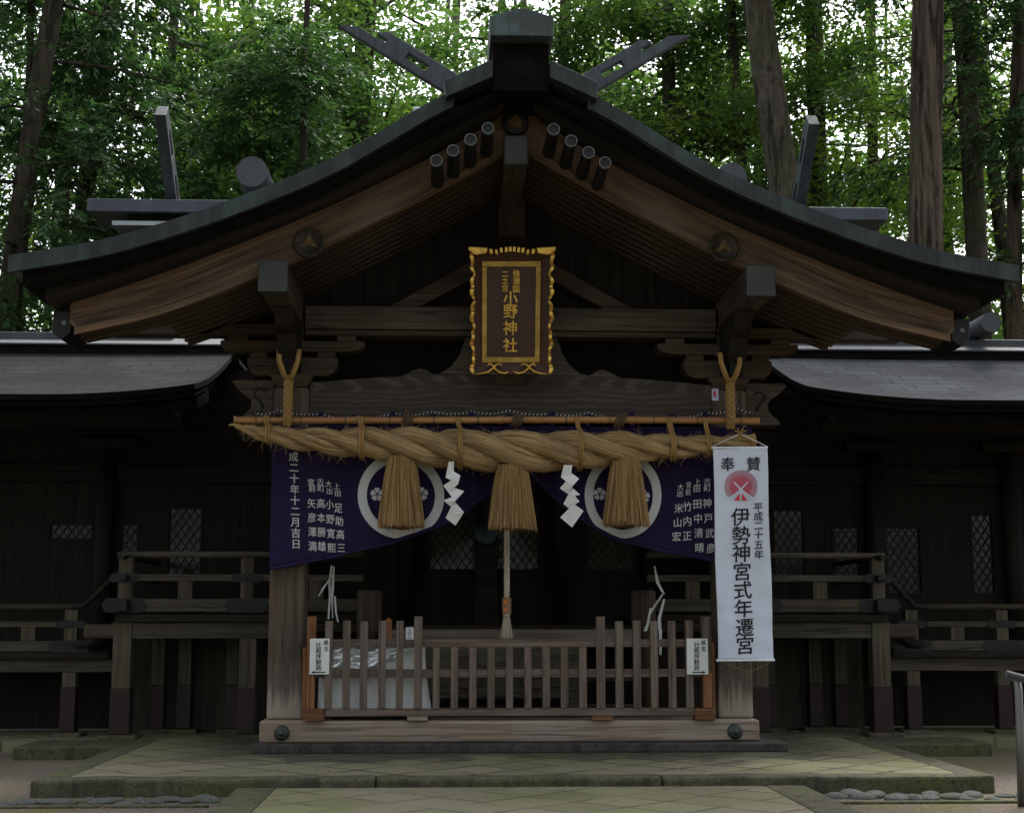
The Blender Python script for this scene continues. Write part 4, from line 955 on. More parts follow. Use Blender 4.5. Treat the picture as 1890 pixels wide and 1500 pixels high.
# ------------------------------------------------------------------ plaque with carved gilt frame, tilted forward
PY = -.36; PC = at(943, 690, PY)
PLQ = thing('name_plaque', 'brown wooden name plaque in a wavy gilt frame above the lintel', 'plaque', (PC.x, PY + .12, PC.z), rot=(R(7), 0, 0))
def pq(px, py, off=0.0):
    p = at(px, py, PY); return Vector((p.x - PC.x, -off - .12, p.z - PC.z))
def ppoly(name, pts, o0, o1, mat, bevel=0, parent=PLQ):
    m = MB(); q = [pq(px, py) for px, py in pts]; return m.prism([(p.x, p.z) for p in q], -.12 - o0, -.12 - o1).build(name, mat, parent, bevel)
ppoly('board', [(880, 474), (1006, 474), (1008, 684), (877, 684)], 0, .045, 'lacquer')
# sloping brown frame: inner rim low, outer rim proud
def frame(ins, outs, oi, oo):
    m = MB(); n = 4
    for (ix, iy), (ox, oy) in zip(ins, outs):
        m.v += [tuple(pq(ix, iy, oi)), tuple(pq(ox, oy, oo)), tuple(pq(ox, oy, -.01))]
    for i in range(4):
        j = (i + 1) % 4; m.quad_uv([i * 3, j * 3, j * 3 + 1, i * 3 + 1]); m.quad_uv([i * 3 + 1, j * 3 + 1, j * 3 + 2, i * 3 + 2])
    return m.build('frame', 'lacquer', PLQ)
frame([(889, 486), (996, 486), (994, 666), (889, 666)], [(872, 468), (1016, 468), (1012, 688), (870, 688)], .048, .10)
for pts in ([(889, 485), (996, 485), (996, 495), (889, 495)], [(889, 657), (995, 657), (995, 667), (889, 667)], [(889, 495.2), (898, 495.2), (898, 656.8), (889, 656.8)], [(987, 495.2), (996, 495.2), (995, 656.8), (986, 656.8)]):
    ppoly('gilt_moulding', pts, .046, .062, 'gold_dull', .003)
for s in (-1, 1):
    out = []; inn = []
    for i, py in enumerate(lin(470, 688, 110)):
        t = (py - 470) / 218; lobe = abs(math.sin(t * math.pi * 4.5 + .6)); wv = 6 * lobe ** .6 + 1.6 * math.sin(t * 61)
        out.append((943 + s * (70 - 1.5 * t + wv), py)); inn.append((943 + s * (66.5 - 1.5 * t + wv * .55), py))
    m = MB(); A3 = [pq(px, py, .0) for px, py in out]; B3 = [pq(px, py, .0) for px, py in inn]; dep = [.105 + .022 * abs(math.sin(i * .31)) for i in range(110)]
    for i in range(110):
        a, b = A3[i], B3[i]; d_ = dep[i]; m.v += [(a.x, -.12 - .02, a.z), (a.x, -.12 - d_, a.z), (b.x, -.12 - d_ + .006, b.z), (b.x, -.12 - .02, b.z)]
    for i in range(109):
        for q in range(4): q2 = (q + 1) % 4; m.quad_uv([i * 4 + q, i * 4 + 4 + q, i * 4 + 4 + q2, i * 4 + q2])
    m.quad_uv([0, 1, 2, 3]); m.quad_uv([436, 437, 438, 439]); m.build('gilt_edge', 'gold', PLQ)
    ppoly('gilt_corner', [(943 + s * 79, 461), (943 + s * 79, 468), (943 + s * 66, 476), (943 + s * 46, 473), (943 + s * 44, 463)], .10, .14, 'gold', .006)
    # scrolls along the foot
    P = [pq(943 + s * dx, py, .10) for dx, py in ((4, 683), (12, 687), (22, 685), (30, 679), (33, 673), (41, 669), (44, 674))]
    MB().tube(P, [.008, .009, .009, .009, .008, .008, .009], 8).build('gilt_scroll', 'gold', PLQ)
    P = [pq(943 + s * dx, py, .10) for dx, py in ((18, 674), (21, 669), (28, 671), (33, 677), (42, 684), (54, 687), (66, 688))]
    MB().tube(P, [.009, .008, .008, .009, .009, .008, .007], 8).build('gilt_scroll', 'gold', PLQ)
for dx, w_, dy in ((-39, 6, 2), (-29, 5, 3), (-20, 5, 0), (-11, 5, -1), (-3.5, 5, -2), (4, 5, -2), (12, 5, -1), (20, 6, 0), (29, 5, 3), (39, 6, 2)):
    ppoly('gilt_rib', [(943 + dx - w_ / 2, 463 + dy), (943 + dx + w_ / 2, 463 + dy), (943 + dx * .96 + w_ / 2, 472 + dy), (943 + dx * .96 - w_ / 2, 472 + dy)], .06, .135, 'gold', .003)
ppoly('crown_block', [(870, 468), (1016, 468), (1000, 458), (975, 445), (943, 440), (911, 445), (886, 458)], -.02, .06, 'shadow_wood', .004)
ch_ = [(c, 951.5, y, 13) for c, y in zip('信濃国', (507, 521, 535))] + [(c, 931, y, 12) for c, y in zip('二之宮', (508, 521, 534))]
ch_ += [(c, 941, y, 26) for c, y in zip('小野神社', (552, 575, 605, 636))]
writing('gilt_writing', ch_, lambda px, py: pq(px, py, .054), 'gold', PLQ, thick=.012)

# ------------------------------------------------------------------ white banner
NY = -.56
NB = thing('banner', 'tall white cloth banner with black writing and a pink round emblem on the right pillar', 'banner', at(1366, 826, NY)); bo = NB.location
def nf(x, z): return NY + .009 * math.sin(x * 9 + z * 2.3) + .006 * math.sin(z * 5) + .0028 * math.sin(z * 31 + x * 9) * math.sin(z * 3.1 + x * 4) + .002 * math.sin(x * 47 - z * 6)
def npl(off):
    def f(px, py):
        p = at(px, py, NY); return Vector((p.x, nf(p.x, p.z) - off, p.z)) - bo
    return f
m = MB(); f0 = npl(0)
for j in range(121):
    for i in range(31):
        t = j / 120; xl = 1316 + 9 * t + .8 * math.sin(t * 9); xr_ = 1415 + 13.5 * t + .9 * math.sin(t * 11 + 1); m.v.append(tuple(f0(xl + (xr_ - xl) * i / 30, 826 + 390 * t)))
for j in range(120):
    for i in range(30): a = j * 31 + i; m.quad_uv([a, a + 1, a + 32, a + 31], None, True)
o = m.build('cloth', 'banner', NB); sdm = o.modifiers.new('thick', 'SOLIDIFY'); sdm.thickness = .002; sdm.offset = 1
M['white_plastic'] = plain('white_plastic', (.72, .74, .80), .4)
MB().tube([f0(1313, 826), f0(1416.5, 826)], .009, 10).build('rod', 'white_plastic', NB)
MB().tube([f0(1322, 1218), f0(1430, 1217.5)], .010, 10).build('rod', 'white_plastic', NB)
MB().tube([f0(1315, 824), f0(1366, 800), f0(1415, 824)], .003, 6).build('string', 'white_plastic', NB)
MB().tube([f0(1325, 1219), f0(1383, 1240), f0(1428, 1219)], .002, 6).build('string', 'hemp', NB)
m = MB()
for a in (.5, 1.1, 2.0, 2.6, 4.1, 5.3): p = Vector(f0(1366, 800)); m.tube([p, p + Vector((.055 * math.cos(a), -.01, .05 * math.sin(a)))], .006, 6)
m.build('bow', 'hemp', NB)
bt = [[('奉', 1343, 857, 26)], [('賛', 1390, 857, 26)], [(c, 1399 + i * .4, y, 17) for i, (c, y) in enumerate(zip('平成二十五年', (936, 953, 970, 987, 1005, 1023)))]]
bt += [[(c, x, y, 34) for c, x, y in zip('伊勢神宮式年遷宮', (1367, 1368, 1369, 1370, 1371, 1372, 1374, 1374.5), (954, 988, 1021, 1055, 1089, 1123, 1158, 1191))]]
for c_ in bt: writing('black_writing', c_, npl(.005), 'ink', NB, skew=.05)
EC = (1367, 898)
def epoly(name, polys, mat, off=.0035):
    m = MB(); pl_ = npl(off)
    for q in polys: b = len(m.v); m.v += [tuple(pl_(EC[0] + x, EC[1] - y)) for x, y in q]; m.quad_uv(list(range(b, b + len(q))))
    return m.build(name, mat, NB)
rays = []
def pt(r, a): return (r * math.cos(a), r * math.sin(a))
disc = [pt(19.5, a) for a in lin(R(-38), R(218), 60)] + [(-9, -17), (0, -6), (9, -17)]
fan = []
for i in range(59):
    a0 = R(-38 + 256 * i / 59); a1 = R(-38 + 256 * (i + .56) / 59); fan.append([pt(19, a0), pt(30.5, a0 + .004), pt(30.5, a1 - .004), pt(19, a1)])
cen = [(0, -7)]; dl = [pt(19.6, a) for a in lin(R(-38), R(218), 60)]
tri = [[(0, -6), dl[i], dl[i + 1]] for i in range(59)]
tri += [[(0, -6), (-30.5 * math.cos(R(38)), -30.5 * math.sin(R(38))), dl[-1]], [(0, -6), dl[0], (30.5 * math.cos(R(38)), -30.5 * math.sin(R(38)))]]
epoly('emblem', fan + tri, 'emblem_pink', .0055)
epoly('emblem_roof', [[(-14, 9), (-12.2, 9.8), (1.2, -4.5), (26, -24), (21, -24), (0, -7.5)], [(14, 9), (12.2, 9.8), (-1.2, -4.5), (-26, -24), (-21, -24), (0, -7.5)]], 'banner', .0075)
epoly('emblem_gate', [[(-2, -12), (-2, -25.5), (-12.5, -25.5)], [(2, -12), (2, -25.5), (12.5, -25.5)]], 'emblem_red', .0085)

# ------------------------------------------------------------------ picket fence, signs and what stands behind it
FE = thing('picket_fence', 'low brown wooden picket fence standing on the sill beam between the pillars', 'fence', (0, -.28, .245)); X = Matrix.Translation((0, .28, -.245))
def fx(px): return at(px, 1240, -.32).x
def fb(name, mat, *a): return MB().box(*a).build(name, mat, FE, .004, xf=X)
xl, xr2 = fx(566), fx(1313)
fb('rail', 'fence_x', xl + .061, xr2 - .066, -.285, -.245, .822, .884); fb('rail', 'fence_x', xl + .061, xr2 - .066, -.285, -.245, .582, .646); 
fb('bottom_rail', 'fence_x', fx(600) + .004, xr2 - .14, -.315, -.235, .278, .336)
for a, b in ((566, 581),): fb('end_post', 'orange_z', fx(a), fx(b), -.33, -.236, .338, 1.068)
fb('end_post', 'fence_z', fx(1297), xr2, -.33, -.236, .62, 1.068); fb('end_post', 'orange_z', fx(1297), xr2, -.33, -.236, .338, .619)
fb('foot', 'orange_x', fx(562), fx(600), -.345, -.225, .245, .336); fb('foot', 'orange_x', fx(1281), fx(1318), -.345, -.225, .245, .336)
fb('foot', 'sill', fx(752), fx(790), -.345, -.225, .245, .277); fb('foot', 'orange_x', fx(1092), fx(1130), -.345, -.225, .245, .277)
for a, b in ((764, 779), (1101, 1117)): fb('post', 'fence_z', fx(a), fx(b), -.335, -.287, .337, 1.068)
for i, (a, b) in enumerate(((599, 613), (632, 646), (664, 678), (698, 712), (731, 744), (1136, 1151), (1169, 1183), (1201, 1215), (1234, 1248), (1266, 1280))): fb('picket', 'fence_z', fx(a), fx(b), -.328, -.287, .337, 1.032 + .004 * math.sin(i * 2.3))
for i, (a, b) in enumerate(((799, 811.5), (832, 845.5), (866, 879.5), (900, 913), (934, 947), (968, 981), (1001, 1015), (1035, 1049), (1069, 1083))): fb('picket', 'fence_z', fx(a), fx(b), -.328, -.287, .337, .8215)
fb('stop_board', 'orange_z', fx(558.5), fx(565), -.31, -.21, .26, .82); fb('stop_board', 'orange_z', fx(1314), fx(1320), -.31, -.21, .26, .86)
def sign(x0, x1, label, dirn, cx, cx2):
    p0, p1 = at(x0, 1244, -.345), at(x1, 1178, -.345); c = Vector(((p0.x + p1.x) / 2, -.345, p0.z))
    T = thing('route_sign', label, 'sign', c, 'small white route signs on the fence')
    bd = MB().box(p0.x - c.x, p1.x - c.x, -.008, .006, 0, p1.z - p0.z).build('board', 'paper', T, .002)
    pl_ = lambda px, py: Vector((at(px, py, -.3545).x, -.3545, at(px, py, -.3545).z)) - c
    writing('black_writing', [('県', cx2, 1186, 10), ('宝', cx2, 1197, 9)] + [(q, cx, y, 10.5) for q, y in zip('社殿拝観路', (1190, 1200.5, 1211, 1221.5, 1232))], pl_, 'ink', T, skew=.06)
    m = MB(); xa, xb = (x0 + 3, x1 - 8) if dirn < 0 else (x1 - 3, x0 + 9); h = 3.4 * (1 if dirn < 0 else -1)
    pts = [(xa, 1240), (xa + 7 * -dirn, 1243.2), (xa + 6 * -dirn, 1241.2), (xb, 1241), (xb, 1239), (xa + 6 * -dirn, 1238.8), (xa + 7 * -dirn, 1236.8)]
    m.v = [tuple(pl_(*q)) for q in pts]; m.quad_uv(list(range(7))); m.build('arrow', 'ink', T)
sign(571, 608.5, 'white route sign with arrow pointing left, on the left end of the fence', -1, 588, 602)
sign(1268, 1306, 'white route sign with arrow pointing right, on the right end of the fence', 1, 1286, 1298.5)

OB = thing('offering_box', 'grey weathered offering box with carved discs behind the low fence pickets', 'box', (-.1, .18, .07)); X = Matrix.Translation((.1, -.18, -.07))
bx_o = lambda n, mt, *a: MB().box(*a).build(n, mt, OB, .005, xf=X)
bx_o('front_panel', 'rail_x', -.80, .62, .0, .04, .40, .86); bx_o('side_panel', 'rail_x', -.80, -.76, .042, .40, .40, .86); bx_o('side_panel', 'rail_x', .58, .62, .042, .40, .40, .86); bx_o('back_panel', 'rail_x', -.758, .578, .36, .40, .40, .86)
for x in (-.74, .54): bx_o('leg', 'rail_z', x - .06, x + .06, -.02, .38, .075, .398)
for k in range(8): bx_o('slat', 'rail_x', -.755, .575, .05 + k * .04, .068 + k * .04, .83, .852)
for x in (-.36, .20): 
    MB().lathe([(.15, 0), (.15, -.012), (.13, -.016), (.12, -.010), (.001, -.010)], (x, -.002, .62), 'y', 32).build('carved_disc', 'rail_x', OB, xf=X)
TB = thing('covered_table', 'table under a white sheet behind the left pickets', 'table', (-1.12, .03, .07)); X = Matrix.Translation((1.12, -.12, -.07))
MB().box(-1.53, -.74, -.06, .34, .80, .83).build('tabletop', 'sheet', TB, .01, xf=X)
for x in (-1.48, -.79):
    for y in (-.02, .30): MB().box(x - .03, x + .03, y - .03, y + .03, .07, .798).build('leg', 'fence_z', TB, xf=X)
def drape():
    m = MB(); path = [(-1.56, .36), (-1.56, -.09), (-.71, -.09), (-.71, .36)]; P = []
    for i in range(3):
        n = 60 if i == 1 else 24
        for k in range(n): t = k / n; P.append((path[i][0] + (path[i + 1][0] - path[i][0]) * t, path[i][1] + (path[i + 1][1] - path[i][1]) * t, i))
    P.append((*path[3], 2))
    for k, (x, y, i) in enumerate(P):
        for j in range(9):
            t = j / 8; a = .018 * t * math.sin(k * .55) + .01 * t * math.sin(k * .23 + 1); dx = (-a - .01 * t, 0, a + .045 * t * t)[i]; dy = (0, -a - .01 * t, 0)[i]; m.v.append((x + dx, y + dy, .84 - .565 * t))
    for k in range(len(P) - 1):
        for j in range(8): b = k * 9 + j; m.quad_uv([b, b + 9, b + 10, b + 1], None, True)
    m.build('sheet', 'sheet', TB, xf=X)
drape()
FO = thing('foil_wrap', 'crumpled silver foil draped over the white sheeted table', 'foil', (-1.15, -.205, .8)); m = MB(); rnd = random.Random(5)
hh = [[rnd.uniform(-1, 1) for _ in range(15)] for _ in range(31)]
for i in range(31):
    for j in range(15):
        t = i / 30; x = -1.50 + .76 * t; zl = .60 + .20 * t ** 1.3 + .02 * math.sin(t * 9); z = .855 - (.855 - zl) * j / 14
        m.v.append((x + 1.15 + hh[i][j] * .004, -.135 + .12 + hh[i][j] * .006 + .022 * math.sin(j * .9 + i * .42) + .012 * math.sin(j * 1.7 - i * .8), z - .8))
for i in range(30):
    for j in range(14): a = i * 15 + j; m.quad_uv([a, a + 15, a + 16, a + 1], None, True)
m.build('sheet', 'foil', FO)
WT = thing('wooden_slip', 'small orange wooden slip standing behind the left pickets', 'slip', (0, 0, 0)); p0, p1 = at(711, 1180, .05), at(723, 1146, .05)
MB().box(p0.x, p1.x, .05, .07, .84, p1.z).build('slip', 'orange_z', WT)
MB().prism([(p0.x - .01, p1.z), (p1.x + .01, p1.z), ((p0.x + p1.x) / 2, p1.z + .03)], .045, .075).build('slip_top', 'orange_z', WT)
CD = thing('paper_card', 'small white card with dark writing standing beside the left tall fence post', 'card', (0, 0, 0)); p0, p1 = at(749, 1180, -.08), at(763.5, 1157, -.08)
MB().box(p0.x, p1.x, -.08, -.075, .84, p1.z).build('card', 'paper', CD)
m = MB(); xm = (p0.x + p1.x) / 2; rnd = random.Random(4)
for k in range(9): zc = p1.z - .016 - k * .009; a = rnd.uniform(.005, .018); m.box(xm - a, xm + a * rnd.uniform(.5, 1), -.082, -.0805, zc - .0016, zc + .0016)
m.build('faint_marks', 'ink', CD)

def strips(label, pxs, Y):
    T = thing('paper_strips', label, 'streamer', (0, 0, 0), 'hanging white paper strips in the porch')
    for q in pxs:
        m = MB(); P = [at(px, py, Y + .01 * math.sin(px + py)) for px, py, w_ in q]; ws = [w_ / 2 for _, _, w_ in q]; b = 0
        for k, (px, py, w_) in enumerate(q):
            p = at(px - w_ / 2, py, Y + .012 * math.sin(py)); r_ = at(px + w_ / 2, py, Y + .012 * math.cos(py)); m.v += [tuple(p), tuple(r_)]
        for k in range(len(q) - 1): m.quad_uv([k * 2, k * 2 + 1, k * 2 + 3, k * 2 + 2])
        o = m.build('strip', 'paper', T); sd_ = o.modifiers.new('t', 'SOLIDIFY'); sd_.thickness = .001
strips('thin white paper strips hanging beside the left pillar', [[(612, 1043, 3), (608, 1075, 4), (609, 1100, 4), (606, 1142, 3)], [(616, 1045, 3), (614, 1085, 5), (613, 1105, 3), (614, 1140, 2)], [(614, 1060, 2), (598, 1083, 4), (588, 1100, 2)], [(618, 1100, 3), (620, 1130, 3), (624, 1148, 2)]], .35)
strips('thin white paper strips hanging left of the white banner', [[(1208, 1044, 2), (1214, 1075, 6), (1222, 1090, 5), (1226, 1096, 3)], [(1223, 1096, 4), (1208, 1118, 5), (1198, 1135, 4), (1196, 1150, 3)], [(1201, 1122, 4), (1196, 1150, 5), (1191, 1164, 6)], [(1226, 1105, 4), (1217, 1140, 6), (1218, 1162, 6)], [(1219, 1162, 6), (1219, 1208, 4)]], .35)
SK = thing('sticker', 'tiny pale blue and red sticker on the top of the right pillar', 'sticker', (0, 0, 0)); p0, p1 = at(1314, 739, -.1625), at(1326, 717, -.1625)
sk = MB().box(p0.x, p1.x, -.1645, -.1605, p0.z, p1.z).build('paper', plain('pale_blue', (.42, .46, .60), .5), SK)
MB().prism([(p0.x + .015, p0.z + .03), (p0.x + .035, p0.z + .03), (p0.x + .03, p0.z + .08), (p0.x + .012, p0.z + .075)], -.1665, -.1655).build('mark', 'emblem_red', sk)
MR = thing('altar_mirror', 'round bluish metal mirror on a stand in the dark hall', 'mirror', (-.15, 2.3, 1.7))
MB().lathe([(.11, 0), (.115, -.012), (.10, -.016), (.001, -.02)], (0, 0, .18), 'y', 32).build('disc', 'mirror', MR)
MB().prism([(-.1, -.1), (.1, -.1), (.13, .10), (.09, .07), (0, .04), (-.09, .07), (-.13, .10)], .0, .05).build('stand', 'dark_x', MR)
MB().prism([(-.12, -.71), (.12, -.71), (.10, -.1), (-.10, -.1)], -.08, .08).build('plinth', 'dark_x', MR)

# ------------------------------------------------------------------ steel handrail and drain stones
HR = thing('steel_handrail', 'bent brushed steel handrail at the right edge beside the paving', 'handrail', (3.06, -3, -.11)); X = Matrix.Translation((-3.06, 3, .11))
MB().tube([(3.075, -3, -.11), (3.085, -3, .30), (3.088, -3.0, .60), (3.085, -2.99, .665), (3.06, -2.97, .69), (3.03, -2.95, .693)], .026, 14).build('post', 'steel', HR, xf=X)
MB().tube([(3.04, -2.95, .70), (3.4, -3.6, .56), (4.0, -4.6, .36)], .026, 14).build('rail', 'steel', HR, xf=X)
rnd = random.Random(11)
proto = None
def pebble(i):
    bm = bmesh.new(); bmesh.ops.create_icosphere(bm, subdivisions=3, radius=1)
    for v in bm.verts: v.co *= 1 + .14 * math.sin(v.co.x * 2.3 + i) * math.cos(v.co.y * 1.9 + i * 2) + .06 * math.sin(v.co.z * 4 + i)
    me = bpy.data.meshes.new('drain_stone'); bm.to_mesh(me); bm.free(); me.materials.append(M['pebble'])
    for p in me.polygons: p.use_smooth = True
    return me
pm = [pebble(i) for i in range(5)]
for x0, x1, n in ((-4.6, -2.0, 26), (1.98, 3.35, 15)):
    for k in range(n):
        o = bpy.data.objects.new('drain_stone', pm[rnd.randrange(5)]); COL.objects.link(o); side = 'left' if x0 < 0 else 'right'
        o.location = (x0 + (x1 - x0) * (k + rnd.uniform(.1, .9)) / n, rnd.uniform(-2.72, -2.42), -.105); sc_ = rnd.uniform(.045, .095); o.scale = (sc_ * rnd.uniform(1, 1.6), sc_, sc_ * rnd.uniform(.35, .6)); o.rotation_euler.z = rnd.uniform(0, 3)
        tag(o, f'grey river stone lying in the drain strip {side} of the stone path', 'stone', f'river stones in the {side} drain strip')

def litter():
    V = []; rnd_ = random.Random(77)
    for _ in range(520):
        x = rnd_.gauss(0, 3.4); y = rnd_.uniform(-5, -.6); on = abs(x) < 1.85 and y < -2.34
        z = -.046 if on else (.007 if (-2.3 < y and abs(x) < 3.1) else -.104)
        a = rnd_.uniform(0, 6.28); L = rnd_.uniform(.008, .026); d = Vector((math.cos(a), math.sin(a), rnd_.uniform(-.1, .3))) * L; q = Vector((-math.sin(a), math.cos(a), rnd_.uniform(-.2, .2))) * L * .45; c = Vector((x, y, z + .004))
        V += [tuple(c - d), tuple(c + q), tuple(c + d), tuple(c - q)]
    M['dead_leaf'] = plain('dead_leaf', (.17, .11, .045), .8, 0, .6, 3)
    o = quads_obj('fallen_leaves', np.array(V, np.float32), 'dead_leaf'); o['kind'] = 'stuff'; o['label'] = 'small dry leaves scattered over the paving and gravel'
# ------------------------------------------------------------------ trees
def leaf_mesh(C, A_, B_):
    """rhombus leaves: centres C, half length vectors A_, half width vectors B_"""
    n = len(C); V = np.empty((n, 4, 3), np.float32); V[:, 0] = C - A_; V[:, 1] = C + B_ - A_ * .1; V[:, 2] = C + A_; V[:, 3] = C - B_ - A_ * .1
    return V.reshape(-1, 3)
def quads_obj(name, V, mat, parent=None):
    n = len(V) // 4; me = bpy.data.meshes.new(name); me.vertices.add(len(V)); me.vertices.foreach_set('co', V.astype(np.float32).ravel())
    me.loops.add(n * 4); me.loops.foreach_set('vertex_index', np.arange(n * 4, dtype=np.int32)); me.polygons.add(n)
    me.polygons.foreach_set('loop_start', np.arange(0, n * 4, 4, dtype=np.int32)); me.polygons.foreach_set('loop_total', np.full(n, 4, np.int32)); me.update(calc_edges=True)
    me.materials.append(M[mat]); o = bpy.data.objects.new(name, me); COL.objects.link(o); o.parent = parent; return o
def unit(v): return v / np.linalg.norm(v, axis=-1, keepdims=True)
def broad(centers, rad_, per, size, flat=.55):
    n = len(centers); c = np.repeat(centers, per, 0) + RNG.normal(0, 1, (n * per, 3)) * np.repeat(rad_, per)[:, None] * np.array([1, 1, flat])
    a = unit(RNG.normal(0, 1, (n * per, 3)) * np.array([1, 1, .55])); b = unit(np.cross(a, RNG.normal(0, .45, (n * per, 3)) + np.array([0, 0, 1.0])))
    s = size * RNG.uniform(.6, 1.3, (n * per, 1)); return leaf_mesh(c, a * s, b * s * .52)
def sprays(roots, dirs, length, per, size):
    """drooping feathery conifer sprays"""
    n = len(roots); t = RNG.uniform(0, 1, (n, per, 1)); d = dirs[:, None, :]; L = (length * RNG.uniform(.6, 1.2, (n, 1, 1)))
    p = roots[:, None, :] + d * t * L + np.array([0, 0, -1.0]) * (t ** 2) * L * .45
    side = unit(np.cross(dirs, np.array([0, 0, 1.0])))[:, None, :]; sg = RNG.choice([-1.0, 1.0], (n, per, 1)); out = side * sg * (1.0 - .55 * t) + d * .8 + np.array([0, 0, -.35]) + RNG.normal(0, .22, (n, per, 3))
    out = unit(out); s = size * RNG.uniform(.6, 1.3, (n, per, 1)); c = p + out * s * (.9 + RNG.uniform(0, 1.6, (n, per, 1)))
    b = unit(np.cross(out, np.array([0, 0, 1.0]) + RNG.normal(0, .3, (n, per, 3)))); return leaf_mesh(c.reshape(-1, 3), (out * s).reshape(-1, 3), (b * s * .30).reshape(-1, 3))
def trunk_path(p0, p1, p2=None, n=14, wob=.06, seed=0):
    rnd_ = random.Random(seed); P = []
    for i in range(n):
        t = i / (n - 1); p = Vector(p0).lerp(Vector(p1), t); P.append(p + Vector((wob * math.sin(t * 7 + seed), wob * math.cos(t * 5 + seed * 2), 0)))
    return P
def tree(name, label, base, top, r0, r1, barkm, crown, z0, z1, crad, ncl, leafm, seed, limbs=10, size=.07, per=90, cat='tree', extra=()):
    """base/top: trunk axis points; crown between heights z0 and z1"""
    T = thing(name, label, cat, base, 'trees of the wood behind the shrine'); X = Matrix.Translation(-Vector(base)); off = np.array(base)
    P = trunk_path(base, top, n=40, seed=seed); m = MB(); n = len(P)
    m.trunk(P, [r0 * 1.25 if i == 0 else r0 + (r1 - r0) * i / (n - 1) for i in range(n)], 64 if barkm == 'bark_cedar' else 40, .035 if barkm == 'bark_cedar' else .018, seed)
    rnd_ = random.Random(seed); cl = []; dr = []
    ax = lambda z: Vector(base).lerp(Vector(top), (z - base[2]) / (top[2] - base[2]))
    for k in range(limbs):
        z = z0 + (min(z1, top[2]) - z0) * (k + rnd_.random()) / limbs; a = rnd_.uniform(0, 6.283) ; L = crad * rnd_.uniform(.6, 1.0) * (1 - .35 * (z - z0) / (z1 - z0)); p = ax(z); Q = []
        rise = rnd_.uniform(-.15, .1) if crown == 'conifer' else rnd_.uniform(.15, .6)
        for t in lin(0, 1, 7): Q.append(p + Vector((math.cos(a) * L * t, math.sin(a) * L * t, L * (rise * t - .18 * t * t))) + Vector((rnd_.gauss(0, .05), rnd_.gauss(0, .05), rnd_.gauss(0, .05))) * (t > 0))
        rl = r0 * .22 * (L / crad); m.tube(Q, [max(.012, rl * (1 - .85 * t)) for t in lin(0, 1, 7)], 7)
        for t in lin(.25, 1, max(2, ncl // limbs)):
            q = Q[int(t * 6)] + Vector((rnd_.gauss(0, .28), rnd_.gauss(0, .28), rnd_.gauss(0, .2))); cl.append(tuple(q)); dr.append((math.cos(a + rnd_.gauss(0, .7)), math.sin(a + rnd_.gauss(0, .7)), rnd_.uniform(-.35, .1)))
            if t < .95 and rnd_.random() < .6:
                s_ = Vector((rnd_.gauss(0, .4), rnd_.gauss(0, .4), rnd_.uniform(-.1, .35))); m.tube([Q[int(t * 6)], Q[int(t * 6)] + s_ * .6, Q[int(t * 6)] + s_ * 1.5], [max(.008, rl * .4), .008, .004], 5)
    for Q, rq in extra: m.tube(Q, [max(.01, rq * (1 - .7 * t)) for t in lin(0, 1, len(Q))], 9)
    m.build('trunk', barkm, T, xf=X)
    cl = np.array(cl) - off
    if crown == 'conifer':
        roots = np.repeat(cl, 7, 0) + RNG.normal(0, .22, (len(cl) * 7, 3)); d = unit(np.repeat(np.array(dr), 7, 0) + RNG.normal(0, .45, (len(cl) * 7, 3)) * np.array([1, 1, .3])); V = sprays(roots, d, .62, per // 4 + 6, size)
    else: V = broad(cl, np.full(len(cl), .36), per, size)
    quads_obj('crown', V, leafm, T)
G0 = -.11
litter()
def axis_from(pxa, pya, pxb, pyb, Y):
    """trunk axis through two measured points at depth Y, carried down to the ground and up past the frame"""
    a, b = at(pxa, pya, Y), at(pxb, pyb, Y); d = (a - b) / (a.z - b.z); base = b + d * (G0 - b.z); top = a + d * 4.5; return tuple(base), tuple(top)
